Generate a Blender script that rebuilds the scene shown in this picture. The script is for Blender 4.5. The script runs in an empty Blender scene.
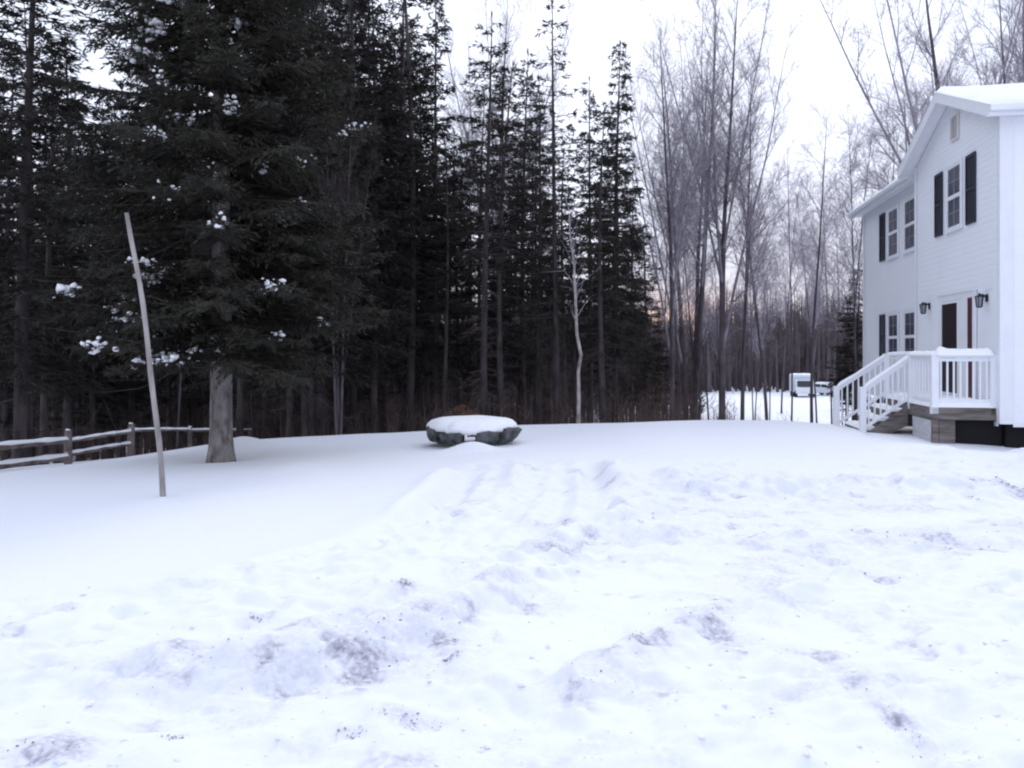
import bpy, math, random
import numpy as np
from mathutils import Vector, Matrix

random.seed(7)
RNG = np.random.default_rng(11)
S = bpy.context.scene
COL = S.collection
R = math.radians

# ------------------------------------------------------------------ camera
cam_data = bpy.data.cameras.new("camera")
cam = bpy.data.objects.new("camera", cam_data)
COL.objects.link(cam)
FOC = 850.0
EYE = 1.6
cam_data.sensor_width = 36.0
cam_data.lens = FOC / 1024 * 36.0
cam_data.shift_y = -(384 - 350) / 1024.0
cam_data.clip_end = 2000
cam.location = (0, 0, EYE)
cam.rotation_euler = (R(90), 0, 0)
S.camera = cam

# ------------------------------------------------------------------ sky and sun
SUN_AZ, SUN_EL = 11.2, 36.0
world = bpy.data.worlds.new("World")
S.world = world
world.use_nodes = True
wt = world.node_tree
wt.nodes.clear()
def wn(t, **kw):
    n = wt.nodes.new(t)
    for k, v in kw.items(): setattr(n, k, v)
    return n
def wmath(op, a, b=None, clamp=False):
    n = wn('ShaderNodeMath', operation=op); n.use_clamp = clamp
    for i, v in enumerate((a, b)):
        if v is None: continue
        if isinstance(v, (int, float)): n.inputs[i].default_value = v
        else: wt.links.new(v, n.inputs[i])
    return n.outputs[0]
sky = wn('ShaderNodeTexSky', sky_type='NISHITA')
sky.sun_disc = False
sky.sun_elevation = R(SUN_EL)
sky.sun_rotation = R(SUN_AZ)
bg1 = wn('ShaderNodeBackground'); bg1.inputs['Strength'].default_value = 0.10
wt.links.new(sky.outputs[0], bg1.inputs['Color'])
tc = wn('ShaderNodeTexCoord')
sep = wn('ShaderNodeSeparateXYZ'); wt.links.new(tc.outputs['Generated'], sep.inputs[0])
X, Y, Z = sep.outputs
# overcast layer: pale lavender low down, white higher up
ramp = wn('ShaderNodeValToRGB')
el = ramp.color_ramp.elements
el[0].position = 0.0; el[0].color = (0.58, 0.58, 0.74, 1)
el[1].position = 1.0; el[1].color = (0.98, 1.08, 1.36, 1)
e = el.new(0.09); e.color = (0.80, 0.81, 0.99, 1)
e = el.new(0.22); e.color = (1.05, 1.10, 1.30, 1)
e = el.new(0.45); e.color = (1.10, 1.18, 1.38, 1)
noi = wn('ShaderNodeTexNoise'); noi.inputs['Scale'].default_value = 3.0; noi.inputs['Detail'].default_value = 4
wt.links.new(tc.outputs['Generated'], noi.inputs['Vector'])
zz = wmath('ADD', Z, wmath('MULTIPLY', wmath('SUBTRACT', noi.outputs[0], 0.5), 0.12), True)
wt.links.new(zz, ramp.inputs[0])
# warm afterglow low over the horizon, around the sun's bearing
gx, gy = math.sin(R(SUN_AZ)), math.cos(R(SUN_AZ))
az = wmath('ADD', wmath('MULTIPLY', X, gx), wmath('MULTIPLY', Y, gy))
azm = wmath('POWER', wmath('MAXIMUM', az, 0.0), 320.0)
elm = wmath('SUBTRACT', 1.0, wmath('MULTIPLY', wmath('ABSOLUTE', wmath('SUBTRACT', Z, 0.02)), 14.0), True)
gl = wmath('MULTIPLY', azm, elm, True)
mixg = wn('ShaderNodeMixRGB'); wt.links.new(gl, mixg.inputs[0]); wt.links.new(ramp.outputs[0], mixg.inputs[1])
mixg.inputs[2].default_value = (1.30, 0.66, 0.38, 1)
bg2 = wn('ShaderNodeBackground'); bg2.inputs['Strength'].default_value = 0.76
wt.links.new(mixg.outputs[0], bg2.inputs['Color'])
mx = wn('ShaderNodeMixShader'); mx.inputs[0].default_value = 0.88
wt.links.new(bg1.outputs[0], mx.inputs[1]); wt.links.new(bg2.outputs[0], mx.inputs[2])
wo = wn('ShaderNodeOutputWorld'); wt.links.new(mx.outputs[0], wo.inputs[0])

sd = bpy.data.lights.new("sun", 'SUN')
sd.energy = 0.75; sd.angle = R(14); sd.color = (1.0, 0.95, 0.90)
sun = bpy.data.objects.new("sun", sd); COL.objects.link(sun)
sdir = Vector((gx * math.cos(R(SUN_EL)), gy * math.cos(R(SUN_EL)), math.sin(R(SUN_EL))))
sun.rotation_euler = sdir.to_track_quat('Z', 'Y').to_euler()

S.view_settings.view_transform = 'Standard'
S.view_settings.look = 'None'
S.view_settings.gamma = 1
S.view_settings.exposure = 0.52
S.cycles.filter_width = 2.2 if hasattr(S.cycles, 'filter_width') else 2.2
S.cycles.max_bounces = 6
S.cycles.diffuse_bounces = 4
S.cycles.glossy_bounces = 2
S.cycles.transmission_bounces = 2
S.cycles.transparent_max_bounces = 4

# ------------------------------------------------------------------ materials
def mat(name, col, rough=0.8, col2=None, scale=8.0, bump=0.0, bscale=20.0, metallic=0.0, detail=4.0,
        stretch=(1, 1, 1), lo=0.35, hi=0.65, spec=0.3, rnd=0.0):
    m = bpy.data.materials.new(name); m.use_nodes = True
    nt = m.node_tree; b = nt.nodes['Principled BSDF']
    b.inputs['Base Color'].default_value = (*col, 1)
    b.inputs['Roughness'].default_value = rough
    b.inputs['Metallic'].default_value = metallic
    b.inputs['Specular IOR Level'].default_value = spec
    t = nt.nodes.new('ShaderNodeTexCoord'); mp = nt.nodes.new('ShaderNodeMapping')
    mp.inputs['Scale'].default_value = stretch
    nt.links.new(t.outputs['Object'], mp.inputs[0])
    if col2:
        n = nt.nodes.new('ShaderNodeTexNoise'); n.inputs['Scale'].default_value = scale; n.inputs['Detail'].default_value = detail
        nt.links.new(mp.outputs[0], n.inputs['Vector'])
        r = nt.nodes.new('ShaderNodeValToRGB')
        r.color_ramp.elements[0].position = lo; r.color_ramp.elements[0].color = (*col, 1)
        r.color_ramp.elements[1].position = hi; r.color_ramp.elements[1].color = (*col2, 1)
        nt.links.new(n.outputs[0], r.inputs[0])
        out = r.outputs[0]
        if rnd:
            oi = nt.nodes.new('ShaderNodeObjectInfo')
            mr = nt.nodes.new('ShaderNodeMapRange'); mr.inputs[3].default_value = 1 - rnd; mr.inputs[4].default_value = 1 + rnd
            nt.links.new(oi.outputs['Random'], mr.inputs[0])
            hs = nt.nodes.new('ShaderNodeHueSaturation'); nt.links.new(mr.outputs[0], hs.inputs['Value']); nt.links.new(out, hs.inputs['Color'])
            out = hs.outputs[0]
        nt.links.new(out, b.inputs['Base Color'])
    if bump:
        n2 = nt.nodes.new('ShaderNodeTexNoise'); n2.inputs['Scale'].default_value = bscale; n2.inputs['Detail'].default_value = 5
        nt.links.new(mp.outputs[0], n2.inputs['Vector'])
        bp = nt.nodes.new('ShaderNodeBump'); bp.inputs['Strength'].default_value = bump; bp.inputs['Distance'].default_value = 0.02
        nt.links.new(n2.outputs[0], bp.inputs['Height']); nt.links.new(bp.outputs[0], b.inputs['Normal'])
    return m

M = {}
M['needles'] = mat('spruce_needles', (0.019, 0.018, 0.015), 0.8, (0.042, 0.039, 0.028), 1.4)
M['needles_dark'] = mat('forest_needles', (0.020, 0.018, 0.017), 0.85, (0.040, 0.035, 0.030), 0.9, rnd=0.25)
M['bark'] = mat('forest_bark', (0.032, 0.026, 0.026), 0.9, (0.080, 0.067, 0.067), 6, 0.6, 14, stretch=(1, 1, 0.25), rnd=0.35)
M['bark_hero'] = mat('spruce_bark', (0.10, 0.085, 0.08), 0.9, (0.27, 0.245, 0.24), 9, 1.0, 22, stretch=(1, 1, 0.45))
M['bark_grey'] = mat('bare_tree_bark', (0.055, 0.044, 0.050), 0.9, (0.12, 0.10, 0.112), 5, 0.4, 16, stretch=(1, 1, 0.3), rnd=0.2)
M['twig'] = mat('bare_twigs', (0.22, 0.20, 0.23), 0.9, (0.38, 0.35, 0.41), 3, rnd=0.2)  # paled to put the bright sky's halo into the twig colour
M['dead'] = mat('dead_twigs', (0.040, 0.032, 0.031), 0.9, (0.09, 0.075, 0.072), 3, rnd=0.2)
M['brush'] = mat('brush_twigs', (0.075, 0.050, 0.045), 0.9, (0.14, 0.10, 0.09), 1.5)
M['birch'] = mat('pale_bark', (0.20, 0.17, 0.165), 0.8, (0.46, 0.42, 0.41), 7, 0.4, 12, stretch=(1, 1, 0.6))
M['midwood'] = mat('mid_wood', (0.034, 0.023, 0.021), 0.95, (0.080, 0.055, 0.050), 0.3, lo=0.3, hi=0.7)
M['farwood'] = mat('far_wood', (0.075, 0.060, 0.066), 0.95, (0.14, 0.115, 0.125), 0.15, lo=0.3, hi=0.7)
M['leaf'] = mat('dry_leaves', (0.14, 0.06, 0.035), 0.8, (0.22, 0.11, 0.06), 5)
M['white'] = mat('white_paint', (0.76, 0.77, 0.80), 0.5, (0.80, 0.81, 0.84), 3)
M['trim'] = mat('white_trim', (0.77, 0.79, 0.84), 0.45, (0.82, 0.83, 0.86), 4, bump=.15, bscale=12)
M['muntin'] = mat('muntin_paint', (0.36, 0.37, 0.42), 0.5)
M['shutter'] = mat('shutter_paint', (0.018, 0.020, 0.040), 0.5)
M['vent'] = mat('vent_paint', (0.68, 0.64, 0.62), 0.6)
M['door_dark'] = mat('door_screen', (0.014, 0.007, 0.011), 0.45, spec=0.15)
M['door_red'] = mat('door_red', (0.075, 0.012, 0.02), 0.45)
M['lamp_metal'] = mat('lamp_black', (0.02, 0.02, 0.03), 0.35, metallic=0.5)
M['wood_deck'] = mat('deck_wood', (0.10, 0.085, 0.08), 0.85, (0.21, 0.185, 0.175), 2.5, 0.3, 8, stretch=(1, 1, 7))
M['wood_fence'] = mat('fence_wood', (0.09, 0.07, 0.065), 0.9, (0.21, 0.175, 0.165), 5, 0.6, 18)
M['pole'] = mat('pole_wood', (0.20, 0.18, 0.175), 0.8, (0.38, 0.35, 0.34), 6, 0.4, 18, stretch=(1, 1, 0.3))
M['dark'] = mat('crawlspace_shade', (0.012, 0.011, 0.013), 0.95)  # near-black colour standing in for the shade under house and deck
M['concrete'] = mat('pale_block', (0.42, 0.42, 0.44), 0.9, (0.58, 0.58, 0.60), 10, 0.3)
M['stone'] = mat('dark_stone', (0.035, 0.037, 0.040), 0.9, (0.13, 0.135, 0.14), 7, 0.9, 16)
M['carwhite'] = mat('car_paint', (0.70, 0.72, 0.76), 0.35)
M['truckbox'] = mat('box_paint', (0.55, 0.58, 0.66), 0.5)
M['tyre'] = mat('tyre_rubber', (0.02, 0.02, 0.022), 0.85)
M['carglass'] = mat('car_glass', (0.02, 0.022, 0.03), 0.1, spec=0.5)
M['glass_lamp'] = mat('lamp_glass', (0.25, 0.25, 0.28), 0.15, spec=0.5)
M['grit'] = mat('dirty_ice', (0.20, 0.18, 0.21), 0.9, (0.46, 0.43, 0.49), 9)
M['clod'] = mat('snow_clod', (0.70, 0.70, 0.74), 0.8, (0.84, 0.85, 0.88), 9)

def mat_glass():
    m = mat('window_glass', (0.025, 0.028, 0.05), 0.22, (0.06, 0.065, 0.10), 1.6, spec=0.32, lo=0.42, hi=0.58)
    return m
M['glass'] = mat_glass()

def mat_siding():
    m = bpy.data.materials.new('lap_siding'); m.use_nodes = True
    nt = m.node_tree; b = nt.nodes['Principled BSDF']
    b.inputs['Roughness'].default_value = 0.55
    b.inputs['Specular IOR Level'].default_value = 0.3
    t = nt.nodes.new('ShaderNodeTexCoord')
    n = nt.nodes.new('ShaderNodeTexNoise'); n.inputs['Scale'].default_value = 0.8; n.inputs['Detail'].default_value = 6
    nt.links.new(t.outputs['Object'], n.inputs['Vector'])
    r = nt.nodes.new('ShaderNodeValToRGB')
    r.color_ramp.elements[0].position = .3; r.color_ramp.elements[0].color = (0.82, 0.84, 0.885, 1)
    r.color_ramp.elements[1].position = .7; r.color_ramp.elements[1].color = (0.86, 0.875, 0.91, 1)
    nt.links.new(n.outputs[0], r.inputs[0]); nt.links.new(r.outputs[0], b.inputs['Base Color'])
    return m
M['siding'] = mat_siding()

def mat_snow(name='snow', dirt_shade=False):
    m = bpy.data.materials.new(name); m.use_nodes = True
    nt = m.node_tree; b = nt.nodes['Principled BSDF']
    b.inputs['Roughness'].default_value = 0.75
    b.inputs['Specular IOR Level'].default_value = 0.15
    b.inputs['Base Color'].default_value = (0.86, 0.87, 0.90, 1)
    t = nt.nodes.new('ShaderNodeTexCoord')
    n2 = nt.nodes.new('ShaderNodeTexNoise'); n2.inputs['Scale'].default_value = 14; n2.inputs['Detail'].default_value = 8
    nt.links.new(t.outputs['Object'], n2.inputs['Vector'])
    bp = nt.nodes.new('ShaderNodeBump'); bp.inputs['Strength'].default_value = 0.25; bp.inputs['Distance'].default_value = 0.02
    nt.links.new(n2.outputs[0], bp.inputs['Height']); nt.links.new(bp.outputs[0], b.inputs['Normal'])
    if dirt_shade:
        at = nt.nodes.new('ShaderNodeAttribute'); at.attribute_name = 'dirt_shade'  # mask of slush stains and painted shading of lumpy snow
        n3 = nt.nodes.new('ShaderNodeTexNoise'); n3.inputs['Scale'].default_value = 30; n3.inputs['Detail'].default_value = 6
        nt.links.new(t.outputs['Object'], n3.inputs['Vector'])
        mr = nt.nodes.new('ShaderNodeMapRange'); mr.inputs[1].default_value = 0.25; mr.inputs[2].default_value = 0.62
        nt.links.new(n3.outputs[0], mr.inputs[0])
        mu = nt.nodes.new('ShaderNodeMath'); mu.operation = 'MULTIPLY'; mu.use_clamp = True
        nt.links.new(at.outputs['Fac'], mu.inputs[0]); nt.links.new(mr.outputs[0], mu.inputs[1])
        mxr = nt.nodes.new('ShaderNodeMixRGB'); nt.links.new(mu.outputs[0], mxr.inputs[0])
        mxr.inputs[1].default_value = (0.785, 0.80, 0.845, 1); mxr.inputs[2].default_value = (0.30, 0.28, 0.35, 1)
        nt.links.new(mxr.outputs[0], b.inputs['Base Color'])
    return m
M['snow'] = mat_snow('snow')
M['ground'] = mat_snow('snow_ground', True)

# ------------------------------------------------------------------ object helpers
def tag(o, label=None, cat=None, group=None, kind=None):
    if label: o['label'] = label
    if cat: o['category'] = cat
    if group: o['group'] = group
    if kind: o['kind'] = kind
    return o
def empty(name, loc=(0, 0, 0), rz=0.0, parent=None):
    o = bpy.data.objects.new(name, None); COL.objects.link(o)
    o.location = loc; o.rotation_euler = (0, 0, rz); o.empty_display_size = 0.2
    if parent: o.parent = parent
    return o
class MB:
    """collects polygons; build() links them as one mesh object"""
    def __init__(s): s.v = []; s.f = []; s.n = 0
    def add(s, verts, faces):
        verts = np.asarray(verts, float).reshape(-1, 3)
        s.v.append(verts); s.f.append((np.asarray(faces, np.int64) + s.n)); s.n += len(verts)
        return s
    def box(s, a, b):
        x0, y0, z0 = a; x1, y1, z1 = b
        x0, x1 = sorted((x0, x1)); y0, y1 = sorted((y0, y1)); z0, z1 = sorted((z0, z1))
        v = [(x0,y0,z0),(x1,y0,z0),(x1,y1,z0),(x0,y1,z0),(x0,y0,z1),(x1,y0,z1),(x1,y1,z1),(x0,y1,z1)]
        return s.add(v, [(0,3,2,1),(4,5,6,7),(0,1,5,4),(1,2,6,5),(2,3,7,6),(3,0,4,7)])
    def bar(s, p, q, w, h):
        p = np.array(p, float); q = np.array(q, float); d = q - p; d /= np.linalg.norm(d)
        up = np.array([0, 0, 1.0]) if abs(d[2]) < 0.95 else np.array([1.0, 0, 0])
        a = np.cross(d, up); a /= np.linalg.norm(a); c = np.cross(a, d)
        v = []
        for e0 in (p, q):
            for sx, sz in ((-1,-1),(1,-1),(1,1),(-1,1)): v.append(e0 + a*sx*w/2 + c*sz*h/2)
        return s.add(v, [(0,1,2,3),(7,6,5,4),(0,4,5,1),(1,5,6,2),(2,6,7,3),(3,7,4,0)])
    def tube(s, pts, rad, sides=6, cap=True):
        pts = np.asarray(pts, float); n = len(pts); rad = np.asarray(rad, float)
        d = np.gradient(pts, axis=0); d /= np.linalg.norm(d, axis=1)[:, None] + 1e-9
        ref = np.array([1.0, 0.2, 0.1]) if abs(d[0][2]) > 0.7 else np.array([0, 0, 1.0])
        a = np.cross(d, ref); a /= np.linalg.norm(a, axis=1)[:, None] + 1e-9
        b = np.cross(d, a)
        th = np.arange(sides) * 2 * math.pi / sides
        ring = pts[:, None, :] + rad[:, None, None] * (np.cos(th)[None, :, None]*a[:, None, :] + np.sin(th)[None, :, None]*b[:, None, :])
        i = np.arange(n - 1)[:, None] * sides; j = np.arange(sides)[None, :]; k = (j + 1) % sides
        f = np.stack([i + j, i + k, i + sides + k, i + sides + j], -1).reshape(-1, 4)
        s.add(ring.reshape(-1, 3), f)
        if cap:
            s.add(ring[-1], [tuple(range(sides))])
        return s
    def prism(s, poly, axis, a, b):
        """extrude 2D poly [(p,q)] along axis 'x' or 'y' from a to b"""
        n = len(poly)
        f3 = (lambda p, q, t: (t, p, q)) if axis == 'x' else ((lambda p, q, t: (p, t, q)) if axis == 'y' else (lambda p, q, t: (p, q, t)))
        v = [f3(p, q, a) for p, q in poly] + [f3(p, q, b) for p, q in poly]
        s.add(v, [tuple(range(n))]); s.n -= 0
        base = s.n - 2*n
        s.f.append(np.array([tuple(base + n + i for i in reversed(range(n)))]))
        s.f.append(np.array([(base + i, base + n + i, base + n + (i+1) % n, base + (i+1) % n) for i in range(n)]))
        return s
    def mesh(s, name, m, smooth=False):
        V = np.concatenate(s.v)
        tot = np.concatenate([np.full(len(f), f.shape[1]) for f in s.f])
        loops = np.concatenate([f.reshape(-1) for f in s.f])
        me = bpy.data.meshes.new(name)
        me.vertices.add(len(V)); me.vertices.foreach_set('co', V.astype(np.float32).ravel())
        me.loops.add(len(loops)); me.loops.foreach_set('vertex_index', loops.astype(np.int32))
        me.polygons.add(len(tot))
        st = np.concatenate([[0], np.cumsum(tot)[:-1]])
        me.polygons.foreach_set('loop_start', st.astype(np.int32))
        me.polygons.foreach_set('use_smooth', np.full(len(tot), smooth))
        me.materials.append(m)
        me.update(calc_edges=True)
        return me
    def build(s, name, m, parent=None, smooth=False, loc=None, bevel=0.0):
        o = bpy.data.objects.new(name, s.mesh(name, m, smooth)); COL.objects.link(o)
        if parent: o.parent = parent
        if loc is not None: o.location = loc
        if bevel:
            md = o.modifiers.new('bevel', 'BEVEL'); md.width = bevel; md.segments = 2; md.limit_method = 'ANGLE'
        return o
def copy_tree(o, parent=None):
    c = o.copy(); COL.objects.link(c)
    if parent: c.parent = parent
    for ch in list(o.children): copy_tree(ch, c)
    return c

# ------------------------------------------------------------------ noise
_L = np.random.default_rng(3).random((256, 256))
def vnoise(x, y, seed=0):
    x = np.asarray(x, float) + seed * 17.31; y = np.asarray(y, float) + seed * 9.77
    xi = np.floor(x).astype(int); yi = np.floor(y).astype(int); fx = x - xi; fy = y - yi
    fx = fx*fx*fx*(fx*(fx*6-15)+10); fy = fy*fy*fy*(fy*(fy*6-15)+10)
    g = lambda a, b: _L[a & 255, b & 255]
    return (g(xi, yi)*(1-fx)+g(xi+1, yi)*fx)*(1-fy) + (g(xi, yi+1)*(1-fx)+g(xi+1, yi+1)*fx)*fy
def fbm(x, y, o=4, seed=0):
    t = 0; a = .5; s = 0
    for i in range(o):
        t = t + a * vnoise(x*2**i, y*2**i, seed+i); s += a; a *= .5
    return t/s - .5
def sst(t): t = np.clip(t, 0, 1); return t*t*(3-2*t)

# ------------------------------------------------------------------ terrain
def gz(x, y):
    """the snow surface without its small relief"""
    x = np.asarray(x, float); y = np.asarray(y, float)
    zc = np.interp(x, [-60, -11.4, -9.9, -8.5, -7.2, -6.1, -2.5, .2, 4.5, 6.0, 7.6, 9.5, 40], [-2.2, -1.08, -.92, -.80, -.58, -.41, -.23, -.07, .03, .03, -.10, -.12, .0])
    z = zc * np.clip((y - 5) / 14.0, 0, 1)**1.25
    z = np.where(y > 19, zc, z)
    fall = np.maximum(y - 19, 0)
    z = z - 3.5 * (1-np.exp(-fall / 17.0)) - 0.004*np.clip(fall - 38, 0, 45)
    z = z + 0.02 * np.maximum(y - 150, 0)
    return z
def g1(x, y): return float(gz(x, y))

def line_d(x, y, pts):
    best = np.full(np.shape(x), 1e9)
    for (ax, ay), (bx, by) in zip(pts[:-1], pts[1:]):
        dx, dy = bx-ax, by-ay; t = np.clip(((x-ax)*dx+(y-ay)*dy)/(dx*dx+dy*dy), 0, 1)
        best = np.minimum(best, np.hypot(x-ax-t*dx, y-ay-t*dy))
    return best
def gauss(d, s): return np.exp(-(d/s)**2)

CUT = [(-4, 3.7), (-2.4, 3.95), (-1.2, 4.0), (-.67, 4.35), (-.07, 5.2), (.37, 6.3), (1.0, 7.8), (2.0, 9.4)]
def relief(x, y):
    xl = np.interp(y, [2, 5.2, 5.7, 7, 9.7, 11.8, 14], [-4.5, -3.4, -2.1, -1.45, -.9, -.62, -.4])
    wob = fbm(x*.9, y*.9, 3, 5) * 1.0
    rough = sst((x - xl + wob + .25) / .7) * sst((12.6 + .12*x - y + wob*2.0) / 1.6)
    z = 0.05 * fbm(x*.25, y*.25, 3, 2)*np.clip(1-(y-20)/10, .4, 1)        # soft swell of the lawn
    z = z + 0.012 * fbm(x*1.3, y*1.3, 3, 8)
    lump = fbm(x*1.6, y*1.6, 5, 20); lump2 = np.abs(fbm(x*3.1, y*3.1, 4, 31)); fine = fbm(x*9, y*9, 3, 44)
    z = z + rough * (0.115*lump + (0.08*(lump2-.1) + 0.034*fine) * (.25+1.5*sst(fbm(x*.7, y*.7, 2, 55)*4+.5)))
    # the scraped edge of the driveway
    z = z + 0.07 * gauss(np.abs(x - xl + wob*.6), .35) * sst((12.0-y)/2)
    # the cut bank left by the plough: higher on its upper left side
    cx = np.array([p[0] for p in CUT]); cy = np.array([p[1] for p in CUT])
    d = line_d(x + wob*.30, y + wob*.30, CUT)
    side = np.sign(np.interp(x, cx, cy) - y)            # below the line: negative side
    sd = -d*side
    on = sst((x+3.0)/1.0)*sst((2.3-x)/1.2)
    z = z + on*(.15*sst((sd+.16)/.34)*np.exp(-np.clip(sd, 0, 9)/1.3) + .03*gauss(sd-.12, .12)) * (.8+1.2*fbm(x*2, y*2, 3, 66))
    z = z + on*gauss(sd, .26)*(.11*fbm(x*6, y*6, 4, 61)+.05*fbm(x*15, y*15, 3, 62))
    for pts, h, w in (([(.2, 3.75), (.66, 4.4), (1.25, 5.1), (2.4, 5.9)], .085, .13), ([(-1.9, 3.2), (-.6, 3.6), (.1, 4.1)], .06, .22),
                      ([(2.0, 9.6), (4.2, 9.9), (6.5, 9.4), (9, 9.6)], .13, .35), ([(3.4, 3.2), (3.0, 4.4), (3.8, 6.0)], .07, .3),
                      ([(1.0, 7.4), (2.6, 7.0), (4.6, 7.6)], .08, .3), ([(-2.9, 4.6), (-1.9, 5.1), (-.9, 6.4), (-.5, 8.5)], .07, .3)):
        d = line_d(x + wob*.35, y + wob*.3, pts)
        z = z + h * gauss(d, w) * (0.7 + 2.2*fbm(x*4, y*4, 3, 60))
    for off in (0.0, .42, 1.25, 1.62):
        d = line_d(x + wob*.10, y + wob*.10, [(-3.4+off*.55, 4.2-off*.35), (-2.1+off*.7, 5.4-off*.5), (-1.0+off, 7.4-off*.35), (-.65+off, 9.5), (-.5+off, 12.0)])
        z = z + rough*(-.034*gauss(d, .10) + .022*gauss(d-.19, .07))*(.8+1.0*fbm(x*5, y*5, 2, 88))
    # wheel tracks with rounded ends
    for tx, y0, y1, w, h in ((-.62, 7.4, 11.4, .20, -.06), (-.98, 7.4, 11.6, .16, .05), (.95, 9.4, 12.1, .19, -.06), (1.28, 9.6, 12.3, .14, .05),
                             (1.72, 9.6, 12.0, .19, -.055), (2.1, 9.7, 11.9, .16, .045), (-.05, 10.2, 12.2, .2, .04), (2.9, 9.8, 11.6, .2, -.04)):
        z = z + 1.7*h * gauss(np.abs(x - tx - .03*(y-9) - .12*wob), w) * sst((y-y0)/.6) * sst((y1-y)/.5)
    # snowbank by the steps
    bank = sst((x-4.6)/2.2) * sst((y-7.5)/1.6) * sst((14.0-y)/1.2) * sst((14.6 - x)/3)
    z = z + bank * (.06 + .36*fbm(x*1.1, y*1.1, 4, 71) + .10*np.abs(fbm(x*3.0, y*3.0, 3, 77)))
    z = z + .10*gauss(np.hypot((x-6.4)/1.3, y-13.6), .55) + .15*gauss(np.hypot((x+.66)/1.25, (y-13.95)*1.5), .30) + .22*gauss(np.hypot(x+5.15, (y-16.2)/1.3), .5)
    # footprints
    for fx, fy in FOOT: z = z - .07*gauss(np.hypot((x-fx)/.8, (y-fy)/1.25), .085)
    z = z - .09*gauss(np.hypot(x+4.79, y-14.0), .45)
    # far mounds beside the road in the hollow
    far = sst((y-45)/10) * sst((84-y)/10)
    z = z + far * (1.5*fbm(x*.25, y*.25, 4, 90))
    z = z - .10*gauss(np.hypot((x-9.6)/1.6, (y-14.8)/.8), 1.0)
    return z, rough
FOOT = [(1.86+.09*((-1)**i), 3.25+i*.22) for i in range(5)] + [(3.1+.25*i+.06*((-1)**i), 6.2+.35*i) for i in range(8)] + \
       [(5.6+.1*i, 10.2+.42*i) for i in range(6)] + [(8.9, 15.9-3.3), (-.35+.06, 8.1), (-.2, 8.5), (-.42, 8.75)]

DIRT_SHADE = [  # px centre x, px y, half-width, half-height in metres, strength; dirty slush plus shade of rough snow put into the colour
    (380, 655, .28, .30, .85), (340, 668, .22, .24, .55), (420, 640, .2, .2, .55), (408, 724, .13, .045, 1.0), (352, 738, .06, .03, .8),
    (465, 577, .12, .25, .8), (500, 605, .3, .2, .35), (250, 700, .35, .22, .38), (170, 690, .3, .12, .35), (60, 680, .3, .15, .22), (205, 680, .15, .07, .45),
    (640, 655, .06, .22, .75), (700, 628, .15, .22, .7), (615, 692, .3, .10, .55), (575, 700, .15, .06, .45), (905, 735, .06, .3, .8), (880, 577, .22, .10, .6), (885, 540, .3, .3, .5),
    (1000, 488, .22, .55, 1.0), (1003, 492, .12, .3, 1.0), (972, 487, .10, .2, 1.0), (975, 500, .08, .15, .9), (1012, 534, .3, .3, .5), (940, 545, .3, .3, .55), (815, 655, .2, .1, .5), (700, 500, .9, .9, .28),
    (800, 560, .8, .6, .28), (640, 540, .6, .4, .28), (560, 535, .2, .15, .5), (870, 500, .5, .5, .4), (750, 590, .5, .4, .3), (860, 690, .6, .3, .22), (430, 760, .8, .2, .25),
    (720, 480, .7, .4, .3), (768, 540, .1, .1, .7), (255, 632, .06, .05, .7), (175, 743, .05, .04, .7), (405, 610, .04, .04, .8), (452, 664, .05, .03, .9), (30, 760, .2, .08, .5)]
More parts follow.
